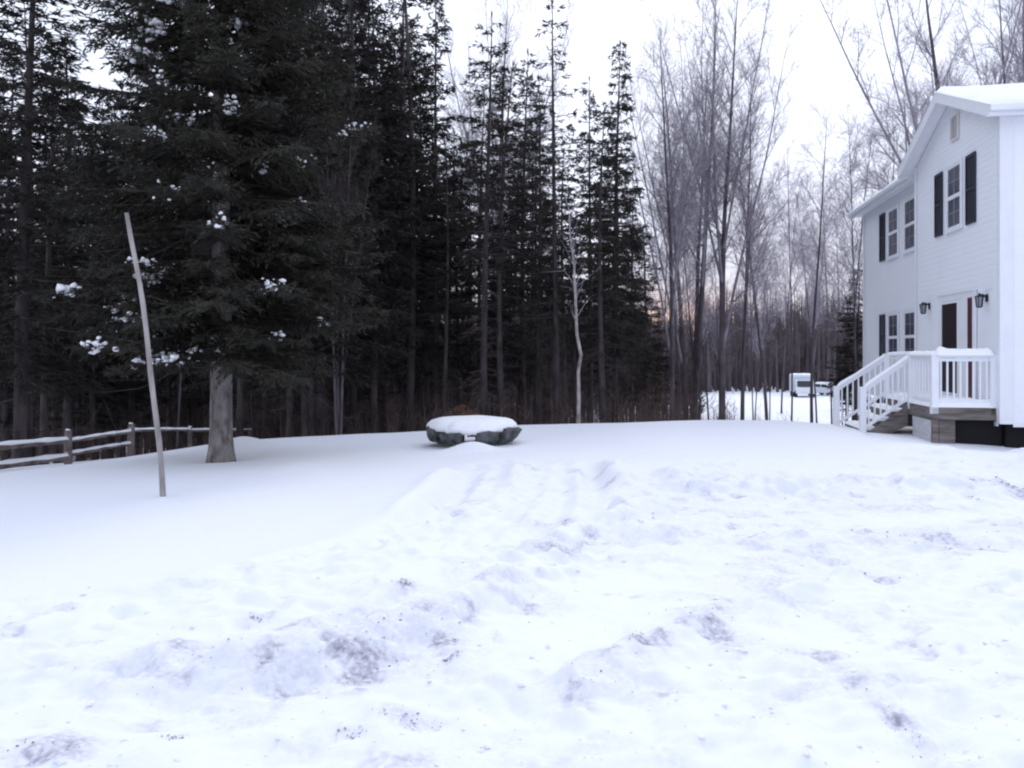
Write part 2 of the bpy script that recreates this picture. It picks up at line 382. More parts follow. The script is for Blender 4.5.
def build_ground():
    def axis(parts):
        out = []
        for a, b, st in parts: out.append(np.arange(a, b, st))
        out.append([parts[-1][1]]); return np.concatenate(out)
    xs = axis([(-900, -200, 100), (-200, -60, 20), (-60, -20, 2), (-20, -9, .35), (-9, -4.5, .10), (-4.5, 8.5, .030), (8.5, 14, .07), (14, 30, .5), (30, 60, 2), (60, 200, 20), (200, 900, 100)])
    ys = axis([(-60, -2, 3), (-2, 2.6, .3), (2.6, 7, .026), (7, 14, .045), (14, 20, .12), (20, 60, .6), (60, 130, 1.5), (130, 300, 10), (300, 1200, 100)])
    Xg, Yg = np.meshgrid(xs, ys)
    rel, rough = relief(Xg, Yg)
    Zg = gz(Xg, Yg) + rel
    nx, ny = len(xs), len(ys)
    dirt_shade = np.zeros_like(Xg)
    for px, py, sx, sy, k in DIRT_SHADE:
        D = EYE*FOC/(py-350); cx = (px-512)/FOC*D
        wb = fbm(Xg*2.2, Yg*2.2, 3, 300)*1.6; dirt_shade = np.maximum(dirt_shade, k*gauss(np.hypot((Xg-cx)/sx*.85, (Yg-D)/(sy*1.5))*(1+wb), 1.0))
    dl = line_d(Xg, Yg, CUT[2:6]); dirt_shade = np.maximum(dirt_shade, .75*gauss(dl+.10*fbm(Xg*2, Yg*2, 2, 9), .22)*np.clip(fbm(Xg*3.2, Yg*3.2, 3, 333)*5+.35, 0, 1))  # greys the cut bank's face: slush, and shade painted in
    dl = line_d(Xg, Yg, [(.2, 3.75), (.66, 4.4), (1.25, 5.1)]); dirt_shade = np.maximum(dirt_shade, .55*gauss(dl, .10)*np.clip(fbm(Xg*4, Yg*4, 3, 335)*5+.4, 0, 1))
    speck = np.clip((fbm(Xg*6, Yg*6, 4, 120)-.03)*6, 0, 1)
    base = rough * np.clip((fbm(Xg*2.4, Yg*2.4, 4, 140)-.10)*3.0, 0, .55)  # grey patches painting the shading of the rough ploughed snow
    dirt_shade = np.clip(dirt_shade*(.38+1.1*speck) + base*speck, 0, 1)
    Zg = Zg + np.clip(dirt_shade, 0, .8)*(.045*fbm(Xg*11, Yg*11, 3, 210)+.09*(np.abs(fbm(Xg*6, Yg*6, 3, 230))-.12)) - .012*dirt_shade
    V = np.stack([Xg, Yg, Zg], -1).reshape(-1, 3)
    i = np.arange(ny-1)[:, None]*nx; j = np.arange(nx-1)[None, :]
    F = np.stack([i+j, i+j+1, i+nx+j+1, i+nx+j], -1).reshape(-1, 4)
    mb = MB(); mb.add(V, F)
    o = mb.build('snow_ground', M['ground'], smooth=True)
    at = o.data.attributes.new('dirt_shade', 'FLOAT', 'POINT'); at.data.foreach_set('value', dirt_shade.ravel().astype(np.float32))
    tag(o, kind='structure', label='snow covered lawn and ploughed driveway'); o['kind'] = 'structure'
    return o
build_ground()
def gtop(x, y):
    a = np.array([float(x)]); b = np.array([float(y)])
    return float(gz(a, b)[0] + relief(a, b)[0][0])

# crumbs of ice and dirty slush on the ploughed snow
def rock_verts(n, r, flat=.6):
    """icosahedra with jitter, n of them at the origin"""
    t = (1+5**.5)/2
    v = np.array([(-1,t,0),(1,t,0),(-1,-t,0),(1,-t,0),(0,-1,t),(0,1,t),(0,-1,-t),(0,1,-t),(t,0,-1),(t,0,1),(-t,0,-1),(-t,0,1)], float)/1.9
    f = np.array([(0,11,5),(0,5,1),(0,1,7),(0,7,10),(0,10,11),(1,5,9),(5,11,4),(11,10,2),(10,7,6),(7,1,8),(3,9,4),(3,4,2),(3,2,6),(3,6,8),(3,8,9),(4,9,5),(2,4,11),(6,2,10),(8,6,7),(9,8,1)])
    V = v[None]*(1+RNG.normal(0, .22, (n, 12, 1)))*r[:, None, None]
    V = V*np.array([1, 1, flat]); a = RNG.random(n)*6.28
    c, s = np.cos(a)[:, None], np.sin(a)[:, None]
    V = np.stack([V[..., 0]*c-V[..., 1]*s*1.3, V[..., 0]*s+V[..., 1]*c*1.3, V[..., 2]], -1)
    F = f[None]+np.arange(n)[:, None, None]*12
    return V, F.reshape(-1, 3)
def scatter(name, m, label, pts, r):
    x, y = pts; n = len(x)
    z = gz(x, y)+relief(x, y)[0]
    V, F = rock_verts(n, r)
    V = V+np.stack([x, y, z], -1)[:, None, :]
    mb = MB(); mb.add(V.reshape(-1, 3), F)
    return tag(mb.build(name, m), label, 'snow crumbs' if 'clod' in name else 'grit', kind='stuff')
n = 1300
yy = 3.1+RNG.random(n)**1.4*9.0; xx = -3.2+RNG.random(n)*(yy*.62+4.5)
keep = relief(xx, yy)[1] > .5
scatter('snow_clods', M['clod'], 'loose crumbs of snow thrown over the ploughed driveway', (xx[keep], yy[keep]), (.004+RNG.random(keep.sum())**4*.014))
gx_, gy_, gr_ = [], [], []
for px, py, sx, sy, k in DIRT_SHADE:
    D = EYE*FOC/(py-350); cx = (px-512)/FOC*D; c = int(k*k*46)
    gx_.append(cx+RNG.normal(0, .55, c)*sx); gy_.append(D+RNG.normal(0, .6, c)*sy); gr_.append(.002+RNG.random(c)**3*.0055*(D/5))
scatter('dirty_slush', M['grit'], 'dark grains of dirty ice speckling the ploughed driveway', (np.concatenate(gx_), np.concatenate(gy_)), np.concatenate(gr_))

# ------------------------------------------------------------------ house
HX, HY = 8.69, 15.1
HROT = -math.asin(.163)
house = empty('house', (HX, HY, 0), HROT)
tag(house, 'white two storey house with lap siding, dark shutters and snowy roof', 'house')
# local axes: +x into the house, +y along the gabled front away from the camera
GW, SB = 4.94, 0.285      # gable width, bottom of siding
EZ, RZ = 5.86, 6.80       # eave and ridge of the walls
def lap_wall(poly_top, y0, y1, axis, at, out, name, z0=SB):
    """lapped boards as real sloping courses; wall plane at `at`, boards lean out towards `out`"""
    mb = MB(); ex = .115; z = z0; bow = .005
    while True:
        # the span at this height
        zt = z+ex
        segs = poly_top(z, min(zt, RZ+.5))
        if segs is None: break
        (a0, b0), (a1, b1), zt = segs
        def P(t, off, zz): return (at+out*off, t, zz) if axis == 'y' else (t, at+out*off, zz)
        v = [P(a0, bow+.004, z), P(b0, bow+.004, z), P(b1, .004, zt), P(a1, .004, zt), P(a0, 0, z), P(b0, 0, z)]
        mb.add(v, [(0, 1, 2, 3), (4, 5, 1, 0)])
        if zt >= RZ-.01 or b1-a1 < .02: break
        z = zt
        if segs[2] < z0+ex*0.5: break
        if zt >= LIM[0]-1e-6: break
    return mb.build(name, M['siding'], house)
LIM = [0]
def rect_top(a, b, top):
    LIM[0] = top
    return lambda z, zt: ((a, b), (a, b), min(zt, top))
def gable_top(a, b, eave, ridge):
    LIM[0] = ridge-.02
    mid = (a+b)/2
    def f(z, zt):
        zt = min(zt, ridge-.02)
        def sp(q):
            if q <= eave: return (a, b)
            k = (ridge-q)/(ridge-eave); return (mid-(mid-a)*k, mid+(b-mid)*k)
        return sp(z), sp(zt), zt
    return f
lap_wall(gable_top(0, GW, EZ, RZ), 0, 0, 'y', 0, -1, 'wall')
lap_wall(rect_top(0, 8.0, EZ), 0, 0, 'x', 0, -1, 'wall')
WY0, WY1, WX = 4.94, 12.06, .5
lap_wall(rect_top(WY0, WY1, EZ+.02), 0, 0, 'y', WX, -1, 'wall')
core = MB()
core.box((.02, .02, SB), (8.0, GW-.02, EZ+.02)); core.prism([(0.02, EZ+.02), (GW-.02, EZ+.02), (GW/2, RZ-.02)], 'x', .02, 7.9)
core.box((WX+.02, GW-.02, SB), (8.0, WY1, EZ+.02)); core.prism([(WX+.02, EZ+.03), (8.0, EZ+.03), (4.2, EZ+1.3)], 'y', GW-.1, WY1)
core.build('wall', M['white'], house)
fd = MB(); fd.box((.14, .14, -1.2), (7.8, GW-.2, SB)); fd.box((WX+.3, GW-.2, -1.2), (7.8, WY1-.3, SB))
fd.build('foundation_shade', M['dark'], house)  # solid block painted near-black as the shade of the open crawl space
for nm, a, b in (('corner_trim', (-.035, -.035, SB), (.19, -.016, EZ)), ('corner_trim', (-.035, -.016, SB), (-.017, .11, EZ)),
                 ('corner_trim', (-.035, GW-.11, SB-.02), (-.017, GW+.02, EZ)), ('corner_trim', (WX-.035, WY1-.11, SB), (WX-.017, WY1+.02, EZ)),
                 ('sill_board', (-.03, .11, SB-.05), (-.004, GW-.11, SB+.03)), ('sill_board', (.19, -.03, SB-.05), (8.0, -.004, SB+.03)),
                 ('sill_board', (WX-.03, WY0, SB-.05), (WX-.004, WY1-.11, SB+.03))):
    MB().box(a, b).build(nm, M['trim'], house, bevel=.004)
# roofs
OV = .30; pitch = (RZ-EZ)/(GW/2)
def slab(mb, axis, prof, a, b): mb.prism(prof, axis, a, b); return mb
yl, yr, ym = -OV, GW+OV, GW/2
ze = EZ-OV*pitch+.03
roof = slab(MB(), 'x', [(yl, ze), (ym, RZ+.03), (yr, ze), (yr, ze+.09), (ym, RZ+.13), (yl, ze+.09)], -OV, 8.3).build('roof', M['white'], house)
rk = MB()
slab(rk, 'x', [(yl-.01, ze-.10), (ym, RZ-.08), (ym, RZ+.15), (yl-.01, ze+.12)], -OV-.03, -OV-.003)
slab(rk, 'x', [(yr+.01, ze-.10), (ym+.001, RZ-.08), (ym+.001, RZ+.15), (yr+.01, ze+.12)], -OV-.03, -OV-.003)
rk.build('fascia', M['trim'], roof)
MB().box((-OV-.02, yl-.03, ze-.09), (8.3, yl-.003, ze+.11)).box((-OV-.02, yr+.003, ze-.09), (8.3, yr+.03, ze+.11)).build('fascia', M['trim'], roof)
MB().box((-OV-.028, yl-.13, ze-.02), (8.3, yl-.033, ze+.09)).build('gutter', M['trim'], roof, bevel=.02)
MB().box((-OV, yl, ze-.03), (8.3, -.02, ze-.008)).build('soffit', M['trim'], roof)
def snow_sheet(prof, x0, x1, th, parent, axis='x', seed=0, nn=60):
    """thick wavy blanket following a profile line"""
    prof = np.array(prof, float); mb = MB()
    seg = np.linspace(0, 1, nn); L = np.concatenate([[0], np.cumsum(np.hypot(*np.diff(prof, axis=0).T))]); L /= L[-1]
    P = np.stack([np.interp(seg, L, prof[:, 0]), np.interp(seg, L, prof[:, 1])], -1)
    ts = np.linspace(x0, x1, max(8, int((x1-x0)/.12)))
    T, A = np.meshgrid(ts, seg, indexing='ij')
    PX = np.broadcast_to(P[:, 0], T.shape); PZ = np.broadcast_to(P[:, 1], T.shape)
    edge = np.clip(np.minimum(np.minimum(A, 1-A)*nn/5, np.minimum(T-x0, x1-T)/.1), 0, 1)
    h = th*np.sqrt(edge)*(1+.7*fbm(T*1.2, PX*1.2, 3, seed)) + .002
    top = np.stack([T, PX, PZ+h], -1); bot = np.stack([T, PX, PZ], -1)
    if axis == 'y': top = top[..., [1, 0, 2]]; bot = bot[..., [1, 0, 2]]
    a, b = T.shape; i = np.arange(a-1)[:, None]*b; j = np.arange(b-1)[None]
    F = np.stack([i+j, i+j+1, i+b+j+1, i+b+j], -1).reshape(-1, 4)
    mb.add(top.reshape(-1, 3), F); mb.add(bot.reshape(-1, 3), F[:, ::-1])
    return mb.build('snow', M['snow'], parent, smooth=True)
snow_sheet([(yl-.1, ze+.09), (ym, RZ+.13), (yr+.03, ze+.09)], -OV-.04, 8.3, .11, roof, seed=4)
# wing roof
wp = .36; wz = EZ+.05; we = WX-OV
roof2 = slab(MB(), 'y', [(we, wz-.03), (4.2, wz-.03+wp*(4.2-we)), (8.3, wz-.03), (8.3, wz+.07), (4.2, wz+.08+wp*(4.2-we)), (we, wz+.07)], GW+.03, WY1+.3).build('roof', M['white'], house)
MB().box((we-.03, GW+OV+.05, wz-.12), (we-.003, WY1+.32, wz+.09)).build('fascia', M['trim'], roof2)
MB().box((we-.13, GW+OV+.05, wz-.03), (we-.033, WY1+.30, wz+.07)).build('gutter', M['trim'], roof2, bevel=.02)
MB().box((we, GW+.03, wz-.06), (WX-.02, WY1+.3, wz-.038)).build('soffit', M['trim'], roof2)
slab(MB(), 'y', [(we-.02, wz-.12), (4.2, wz-.12+wp*(4.2-we)), (4.2, wz+.1+wp*(4.2-we)), (we-.02, wz+.09)], WY1+.303, WY1+.33).build('fascia', M['trim'], roof2)
snow_sheet([(we-.12, wz+.06), (4.2, wz+.08+wp*(4.2-we)), (8.3, wz+.07)], GW+OV+.02, WY1+.33, .16, roof2, axis='y', seed=9)
# downspout in the inner corner
MB().box((WX-.10, WY0+.30, SB), (WX-.035, WY0+.38, wz-.05)).build('downspout', M['trim'], house)

def window(y0, y1, z0, z1, x, mid=True):
    fr = MB(); c = .07; o = -.045
    fr.box((x+o, y0-c, z1), (x-.018, y1+c, z1+c)); fr.box((x+o-.02, y0-c-.02, z0-c), (x-.018, y1+c+.02, z0))
    fr.box((x+o, y0-c, z0), (x-.018, y0, z1)); fr.box((x+o, y1, z0), (x-.018, y1+c, z1))
    w = fr.build('window', M['trim'], house)
    zm = (z0+z1)/2; sh = MB()
    sh.box((x-.038, y0, zm-.04), (x-.019, y1, zm+.04))
    for a in (y0, y1-.035): sh.box((x-.036, a, z0), (x-.020, a+.035, z1))
    for a in (z0, z1-.04): sh.box((x-.034, y0+.035, a), (x-.0205, y1-.035, a+.04))
    sh.build('sash', M['trim'], w)
    mu = MB()
    for k in (1,): yy_ = y0+(y1-y0)*k/2; mu.box((x-.030, yy_-.004, z0+.04), (x-.0215, yy_+.004, z1-.04))
    for q in (z0+(zm-z0)*.5, zm+(z1-zm)*.5): mu.box((x-.029, y0+.036, q-.004), (x-.0217, y1-.036, q+.004))
    mu.build('muntin', M['muntin'], w)
    MB().add([(x-.021, y0, z0), (x-.021, y1, z0), (x-.021, y1, z1), (x-.021, y0, z1)], [(0, 3, 2, 1)]).build('glass', M['glass'], w)
    return w
def shutter(y0, y1, z0, z1, x):
    s = MB(); o = .045
    s.box((x-o, y0, z0), (x-.018, y0+.05, z1)); s.box((x-o, y1-.05, z0), (x-.018, y1, z1))
    zm = (z0+z1)/2
    for a, b in ((z0, z0+.07), (zm-.035, zm+.035), (z1-.07, z1)): s.box((x-o, y0+.05, a), (x-.018, y1-.05, b))
    z = z0+.08
    while z < z1-.09:
        if abs(z-zm) > .05: s.add([(x-.040, y0+.05, z), (x-.040, y1-.05, z), (x-.020, y1-.05, z+.04), (x-.020, y0+.05, z+.04)], [(0, 1, 2, 3)])
        z += .035
    s.add([(x-.0185, y0+.05, z0), (x-.0185, y1-.05, z0), (x-.0185, y1-.05, z1), (x-.0185, y0+.05, z1)], [(0, 3, 2, 1)])
    return s.build('shutter', M['shutter'], house)
window(1.93, 2.72, 4.10, 5.38, 0); shutter(1.14, 1.64, 4.05, 5.40, 0); shutter(3.02, 3.50, 4.05, 5.40, 0)
for z0, z1 in ((4.20, 5.52), (1.30, 2.60)):
    window(6.62, 7.60, z0, z1, WX); window(8.21, 9.16, z0, z1, WX)
    shutter(9.52, 10.08, z0-.02, z1+.03, WX); shutter(5.75, 6.30, z0-.02, z1+.03, WX)
# gable vent
v = MB(); v.box((-.05, 2.05, 5.92), (-.018, 2.09, 6.36)); v.box((-.05, 2.45, 5.92), (-.018, 2.49, 6.36)); v.box((-.05, 2.05, 6.36), (-.018, 2.49, 6.40)); v.box((-.05, 2.05, 5.88), (-.018, 2.49, 5.92))
for k in range(9):
    z = 5.925+k*.048; v.add([(-.045, 2.09, z), (-.045, 2.45, z), (-.019, 2.45, z+.04), (-.019, 2.09, z+.04)], [(0, 1, 2, 3)])
v.build('gable_vent', M['vent'], house)
# entrance
dr = MB(); zb, zt = .57, 2.62
dr.box((-.06, 1.10, zt), (-.018, 3.20, zt+.12)); dr.box((-.06, 3.08, zb), (-.018, 3.20, zt)); dr.box((-.06, 1.10, zb), (-.018, 1.22, zt)); dr.box((-.085, 1.06, zt+.12), (-.018, 3.24, zt+.155))
dframe = dr.build('door', M['trim'], house, bevel=.004)
s = MB(); s.box((-.05, 3.03, zb), (-.02, 3.079, zt-.001)); s.box((-.05, 1.98, zb), (-.02, 2.08, zt-.001)); s.box((-.05, 2.08, zb), (-.02, 3.03, zb+.15)); s.box((-.05, 2.08, zt-.06), (-.02, 3.03, zt-.001))
s.build('storm_door_frame', M['trim'], dframe)
MB().box((-.032, 2.08, zb+.15), (-.021, 3.03, zt-.06)).build('dark_panel', M['door_dark'], dframe)
s = MB(); s.box((-.055, 1.50, zb), (-.02, 1.979, zt-.001)); s.box((-.062, 1.56, zb+.2), (-.056, 1.92, zb+.9)); s.box((-.062, 1.56, zb+1.05), (-.056, 1.92, zt-.15))
s.build('side_panel', M['white'], dframe, bevel=.004)
s = MB(); s.box((-.052, 1.22, zb+.02), (-.022, 1.49, zt-.02)); s.box((-.058, 1.27, zb+.2), (-.053, 1.44, zb+.95)); s.box((-.058, 1.27, zb+1.1), (-.053, 1.44, zt-.2))
s.build('red_panel', M['door_red'], dframe, bevel=.004)
MB().tube([(-.06, 2.30, zb+1.0), (-.11, 2.30, zb+1.0), (-.11, 2.38, zb+1.0)], [.012]*3, 6).build('handle', M['lamp_metal'], dframe)
def wall_lamp(y, z):
    b = MB(); b.box((-.035, y-.05, z-.05), (-.018, y+.05, z+.09)); b.tube([(-.03, y, z+.03), (-.09, y, z+.09), (-.15, y, z+.08)], [.012]*3, 6)
    l = b.build('wall_lamp', M['lamp_metal'], house)
    r_ = [.02, .075, .07]; zz_ = [z+.10, z+.05, z+.045]
    c = MB(); c.tube([(-.15, y, z+.04), (-.15, y, z+.055), (-.15, y, z+.11)], [.085, .08, .015], 6); c.tube([(-.15, y, z-.16), (-.15, y, z-.14)], [.03, .055], 6)
    for k in range(6):
        a = k*math.pi/3; c.bar((-.15+.05*math.cos(a), y+.05*math.sin(a), z-.15), (-.15+.075*math.cos(a), y+.075*math.sin(a), z+.05), .010, .010)
    c.build('lantern_frame', M['lamp_metal'], l)
    MB().tube([(-.15, y, z-.14), (-.15, y, z+.04)], [.045, .068], 6).build('lantern_glass', M['glass_lamp'], l)
wall_lamp(.60, 2.54); wall_lamp(3.90, 2.56)

# ------------------------------------------------------------------ entry deck (same frame as the house)
deck = empty('entry_deck', (HX, HY, 0), HROT)
tag(deck, 'small wooden entry deck with white railings and snowy steps at the house door', 'deck')
DX, D0, D1, DZ = -1.08, .14, 3.42, .56
pl = MB()
nb = 12
for k in range(nb):
    y0 = D0+(D1-D0)*k/nb; pl.box((DX, y0, DZ-.035), (-.04, y0+(D1-D0)/nb-.008, DZ))
pl.box((DX-.002, D0-.03, DZ-.22), (-.04, D0-.001, DZ-.004)); pl.box((DX-.032, D0-.03, DZ-.22), (DX-.003, D1, DZ-.004))
plat = pl.build('platform', M['wood_deck'], deck)
def blanket(x0, x1, y0, y1, z, th, parent, seed, name='snow'):
    nx_, ny_ = max(6, int((x1-x0)/.03)), max(6, int((y1-y0)/.03))
    xs, ys = np.linspace(x0, x1, nx_), np.linspace(y0, y1, ny_)
    A, B = np.meshgrid(xs, ys, indexing='ij')
    ed = np.clip(np.minimum(np.minimum(A-x0, x1-A), np.minimum(B-y0, y1-B))/min(.06, (x1-x0)/2, (y1-y0)/2), 0, 1)
    h = th*np.sqrt(ed)*(1+.8*fbm(A*3, B*3, 3, seed))+.001
    i = np.arange(nx_-1)[:, None]*ny_; j = np.arange(ny_-1)[None]
    F = np.stack([i+j, i+ny_+j, i+ny_+j+1, i+j+1], -1).reshape(-1, 4)
    mb = MB(); mb.add(np.stack([A, B, z+h], -1).reshape(-1, 3), F); mb.add(np.stack([A, B, np.full_like(A, z)], -1).reshape(-1, 3), F[:, ::-1])
    return mb.build(name, M['snow'], parent, smooth=True)
blanket(DX-.04, -.05, D0-.04, D1, DZ+.002, .10, plat, 3)
for x, y in ((DX+.03, D0+.03), (DX+.03, D1-.05)):
    MB().box((x-.05, y-.05, -.3), (x+.05, y+.05, DZ-.04)).build('support_post', M['wood_deck'], deck, bevel=.004)
MB().box((DX-.02, D0+.10, -.1), (DX+.02, D0+1.2, DZ-.24)).box((DX-.015, D0-.012, -.1), (DX+.0, D0+.09, DZ-.23)).build('skirt_or_shade_board', M['concrete'], deck)
MB().box((DX+.09, D0-.01, -.1), (DX+.36, D0+.015, DZ-.23)).build('skirt_or_shade_board', M['wood_deck'], deck)
MB().box((DX+.37, D0+.10, -.3), (.10, D0+.13, DZ-.05)).build('skirt_or_shade_board', M['dark'], deck)  # added near-black sheet painting the shade beneath the deck
RT = 1.50
def railing(p, q, zp, zq, posts=(True, True), cap=.05, capw=.12, seed=1, gap=.105):
    """straight rail from p to q (x, y); zp, zq the walking level under each end; sub-parts are balusters and snow"""
    p = np.array(p, float); q = np.array(q, float); L = np.linalg.norm(q-p); hh = RT-DZ
    mb = MB()
    mb.bar((*p, zp+hh-.02), (*q, zq+hh-.02), .09, .04); mb.bar((*p, zp+hh-.075), (*q, zq+hh-.075), .04, .06); mb.bar((*p, zp+.12), (*q, zq+.12), .04, .06)
    r = mb.build('railing', M['trim'], deck)
    for e0, z, on in ((p, zp, posts[0]), (q, zq, posts[1])):
        if on:
            MB().box((e0[0]-.06, e0[1]-.06, z-.12), (e0[0]+.06, e0[1]+.06, z+hh+.02)).build('post', M['trim'], r, bevel=.005)
    nb_ = max(2, int(L/gap)); first = None
    for k in range(1, nb_):
        t = k/nb_; c = p+(q-p)*t; z = zp+(zq-zp)*t
        if first is None:
            first = MB().box((-.014, -.014, 0), (.014, .014, hh-.17)).build('baluster', M['trim'], r)
            b_ = first
        else:
            b_ = first.copy(); COL.objects.link(b_)
        b_.location = (c[0], c[1], z+.11); b_.parent = r
    # snow lying on the handrail
    if cap:
        n_ = max(10, int(L/.03)); t = np.linspace(0, 1, n_); w = 7
        d = (q-p)/L; nrm = np.array([-d[1], d[0]]); u = np.linspace(-1, 1, w)
        T, U = np.meshgrid(t, u, indexing='ij')
        ed = np.clip(np.minimum(T, 1-T)*L/.08, 0, 1)
        h = cap*np.sqrt(np.clip(1-U**2, 0, 1))*np.sqrt(ed)*(1+1.1*fbm(T*L*2.2, T*0+seed, 3, seed))
        P = np.stack([p[0]+d[0]*T*L+nrm[0]*U*capw/2, p[1]+d[1]*T*L+nrm[1]*U*capw/2, zp+(zq-zp)*T+hh+h+.001], -1)
        i = np.arange(n_-1)[:, None]*w; j = np.arange(w-1)[None]
        F = np.stack([i+j, i+w+j, i+w+j+1, i+j+1], -1).reshape(-1, 4)
        m_ = MB(); m_.add(P.reshape(-1, 3), F); P2 = P.copy(); P2[..., 2] -= h+.0; m_.add(P2.reshape(-1, 3), F[:, ::-1])
        m_.build('snow_cap', M['snow'], r, smooth=True)
    return r
sx = DX+.02
railing((sx, D0+.03), (-.07, D0+.03), DZ, DZ, cap=.13, capw=.22, seed=11)
railing((sx, D0+.03), (sx, D0+1.42), DZ, DZ, posts=(False, True), cap=.07, capw=.13, seed=15, gap=.17)
railing((sx, D1-.03), (-.07, D1-.03), DZ, DZ, cap=.06, capw=.13, seed=17)
railing((sx-.0, D0+1.47), (sx-.90, D0+1.47), DZ, -.10, posts=(False, True), cap=.05, capw=.11, seed=21)
railing((sx-.0, D1-.03), (sx-1.04, D1-.03), DZ, -.16, posts=(False, True), cap=.05, capw=.11, seed=25)
st = MB()
for k in range(3):
    zt_ = DZ-.19*(k+1); x1 = DX-.03-.27*k
    st.box((x1-.29, D0+1.50, zt_-.04), (x1, D1-.06, zt_))
    st.box((x1-.02, D0+1.52, zt_), (x1, D1-.08, zt_+.15))
st.prism([(DX-.04, DZ-.05), (DX-.90, -.12), (DX-.90, -.3), (DX-.04, .1)], 'y', D0+1.43, D0+1.465)
steps = st.build('steps', M['wood_deck'], deck)
for k in range(3):
    blanket(DX-.03-.27*k-.30, DX-.03-.27*k, D0+1.53, D1-.08, DZ-.19*(k+1)+.001, .07, steps, 40+k)

# ------------------------------------------------------------------ snow-capped stone ring on the lawn
rx, ry = -.72, 15.1
rz0 = gtop(rx, 14.1)-.03
ring = empty('stone_ring', (rx, ry, rz0))
tag(ring, 'low round ring of dark stones heaped with snow on the lawn', 'fire pit')
segs = [(-160, 40), (-115, 34), (-66, 32), (-27, 36), (15, 30), (50, 28), (86, 28), (122, 28), (155, 24)]
for k, (a, w) in enumerate(segs):
    hh = [.27, .19, .23, .26, .25, .25, .25, .25, .25][k]; tl = [.0, .02, .02, .12, .03, .0, .0, .0, .0][k]; r0, r1 = .60, .80
    mb = MB(); na, nr = 9, 5; V = []
    prof = [(r0, 0), (r1-.06, 0), (r1+tl*.3, .08), (r1+.02+tl, hh-.03), (r1-.02+tl, hh), (r0, hh)]
    for i in range(na):
        th = R(a-w/2*.93+w*.93*i/(na-1)); k1 = 1-.05*abs(2*i/(na-1)-1)**3
        for j, (r_, z_) in enumerate(prof):
            nz = 1+.05*float(fbm(np.array(th*3+k), np.array(z_*9+j), 2, k))*2
            V.append((math.cos(th)*r_*k1*nz, math.sin(th)*r_*k1*nz, z_*nz*k1*(1+.22*float(fbm(np.array(th*6+k), np.array(z_*5), 3, k+9)))))
    m_ = len(prof); F = [(i*m_+j, i*m_+(j+1) % m_, (i+1)*m_+(j+1) % m_, (i+1)*m_+j) for i in range(na-1) for j in range(m_)]
    mb.add(V, F); mb.f.append(np.array([tuple(range(m_))])); mb.f.append(np.array([tuple((na-1)*m_+j for j in reversed(range(m_)))]))
    mb.build('stone', M['stone'], ring, bevel=.012)
A = np.linspace(0, 2*math.pi, 97)[:-1]
prof = [(.0, .41), (.3, .415), (.5, .405), (.62, .39), (.72, .36), (.79, .30), (.81, .25), (.77, .20), (.5, .19)]
V = []
for r_, z_ in prof:
    for a in A:
        e_ = 1+.07*float(fbm(np.array(math.cos(a)*2.5), np.array(math.sin(a)*2.5), 3, 5))*2 if r_ > .5 else 1
        sag = -.07*max(0, float(fbm(np.array(math.cos(a)*5), np.array(math.sin(a)*5), 3, 15))*4) if .7 < r_ else 0
        zz_ = z_+sag+.02*float(fbm(np.array(math.cos(a)*r_*3), np.array(math.sin(a)*r_*3), 2, 9))
        V.append((math.cos(a)*r_*e_, math.sin(a)*r_*e_, zz_))
n_ = len(A); F = [(i*n_+j, i*n_+(j+1) % n_, (i+1)*n_+(j+1) % n_, (i+1)*n_+j) for i in range(len(prof)-1) for j in range(n_)]
MB().add(V, F).build('snow_cap', M['snow'], ring, smooth=True)

# ------------------------------------------------------------------ leaning pole
pb = (-3.98, 9.7); z0 = gtop(*pb)
t = np.linspace(0, 1, 14)
px_ = -.40*t+.05*np.sin(t*3.1)*.9+.012*np.sin(t*11); py_ = .02*np.sin(t*5)
pole = MB().tube(np.stack([px_, py_, -.15+(3.16-z0+.15)*t], -1), .033-.009*t+.0015*np.sin(t*30), 10)
po = pole.build('wooden_pole', M['pole'], loc=(pb[0], pb[1], z0), smooth=True)
tag(po, 'tall thin bare wooden pole leaning left in the snow', 'pole')

# ------------------------------------------------------------------ split rail fence
fence = empty('rail_fence', (-9, 17, g1(-9, 17)))
tag(fence, 'weathered post and rail fence with snow on its rails, left of the big spruce', 'fence')
def at_px(px, D): return ((px-512)/FOC*D, D)
fo = np.array(fence.location)
FP = [(-75, 13.6), (68, 17.0), (131, 19.0), (190, 21.0), (250, 23)]
posts = []
for k, (px, D) in enumerate(FP):
    x, y = at_px(px, D); z = gtop(x, y); hgt = [.75, .68, .74, .62, .62][k]
    if k >= 3: z = EYE-(455-350)*D/FOC; hgt = (455-427)*D/FOC
    posts.append((x, y, z, hgt))
    mb = MB(); mb.tube(np.array([(x, y, z-.3), (x, y, z+hgt*.5), (x+.01, y, z+hgt)])-fo, [.085, .08, .07] if k < 3 else [.05]*3, 8)
    p_ = mb.build('post', M['wood_fence'], fence, smooth=False)
    if k < 4:
        m2 = MB(); m2.tube(np.array([(x, y, z+hgt-.005), (x+.01, y, z+hgt+.012), (x+.01, y, z+hgt+.02)])-fo, [.052, .04, .02], 8); m2.build('snow_cap', M['snow'], p_, smooth=True)
def rail(a, b, za, zb_, thin=.06):
    n_ = 12; t = np.linspace(-.02, 1.02, n_)
    P = np.stack([a[0]+(b[0]-a[0])*t, a[1]+(b[1]-a[1])*t-.05, za+(zb_-za)*t+.004*np.sin(t*7+a[0])], -1)-fo
    r_ = MB().tube(P, thin*(1+.12*np.sin(t*9+b[0])), 6).build('rail', M['wood_fence'], fence)
    P2 = P+np.array([0, -thin*.25, thin*.62])
    s_ = MB().tube(P2, thin*.85*(1+.2*np.sin(t*23+a[1])), 7); s_.build('snow_cap', M['snow'], r_, smooth=True)
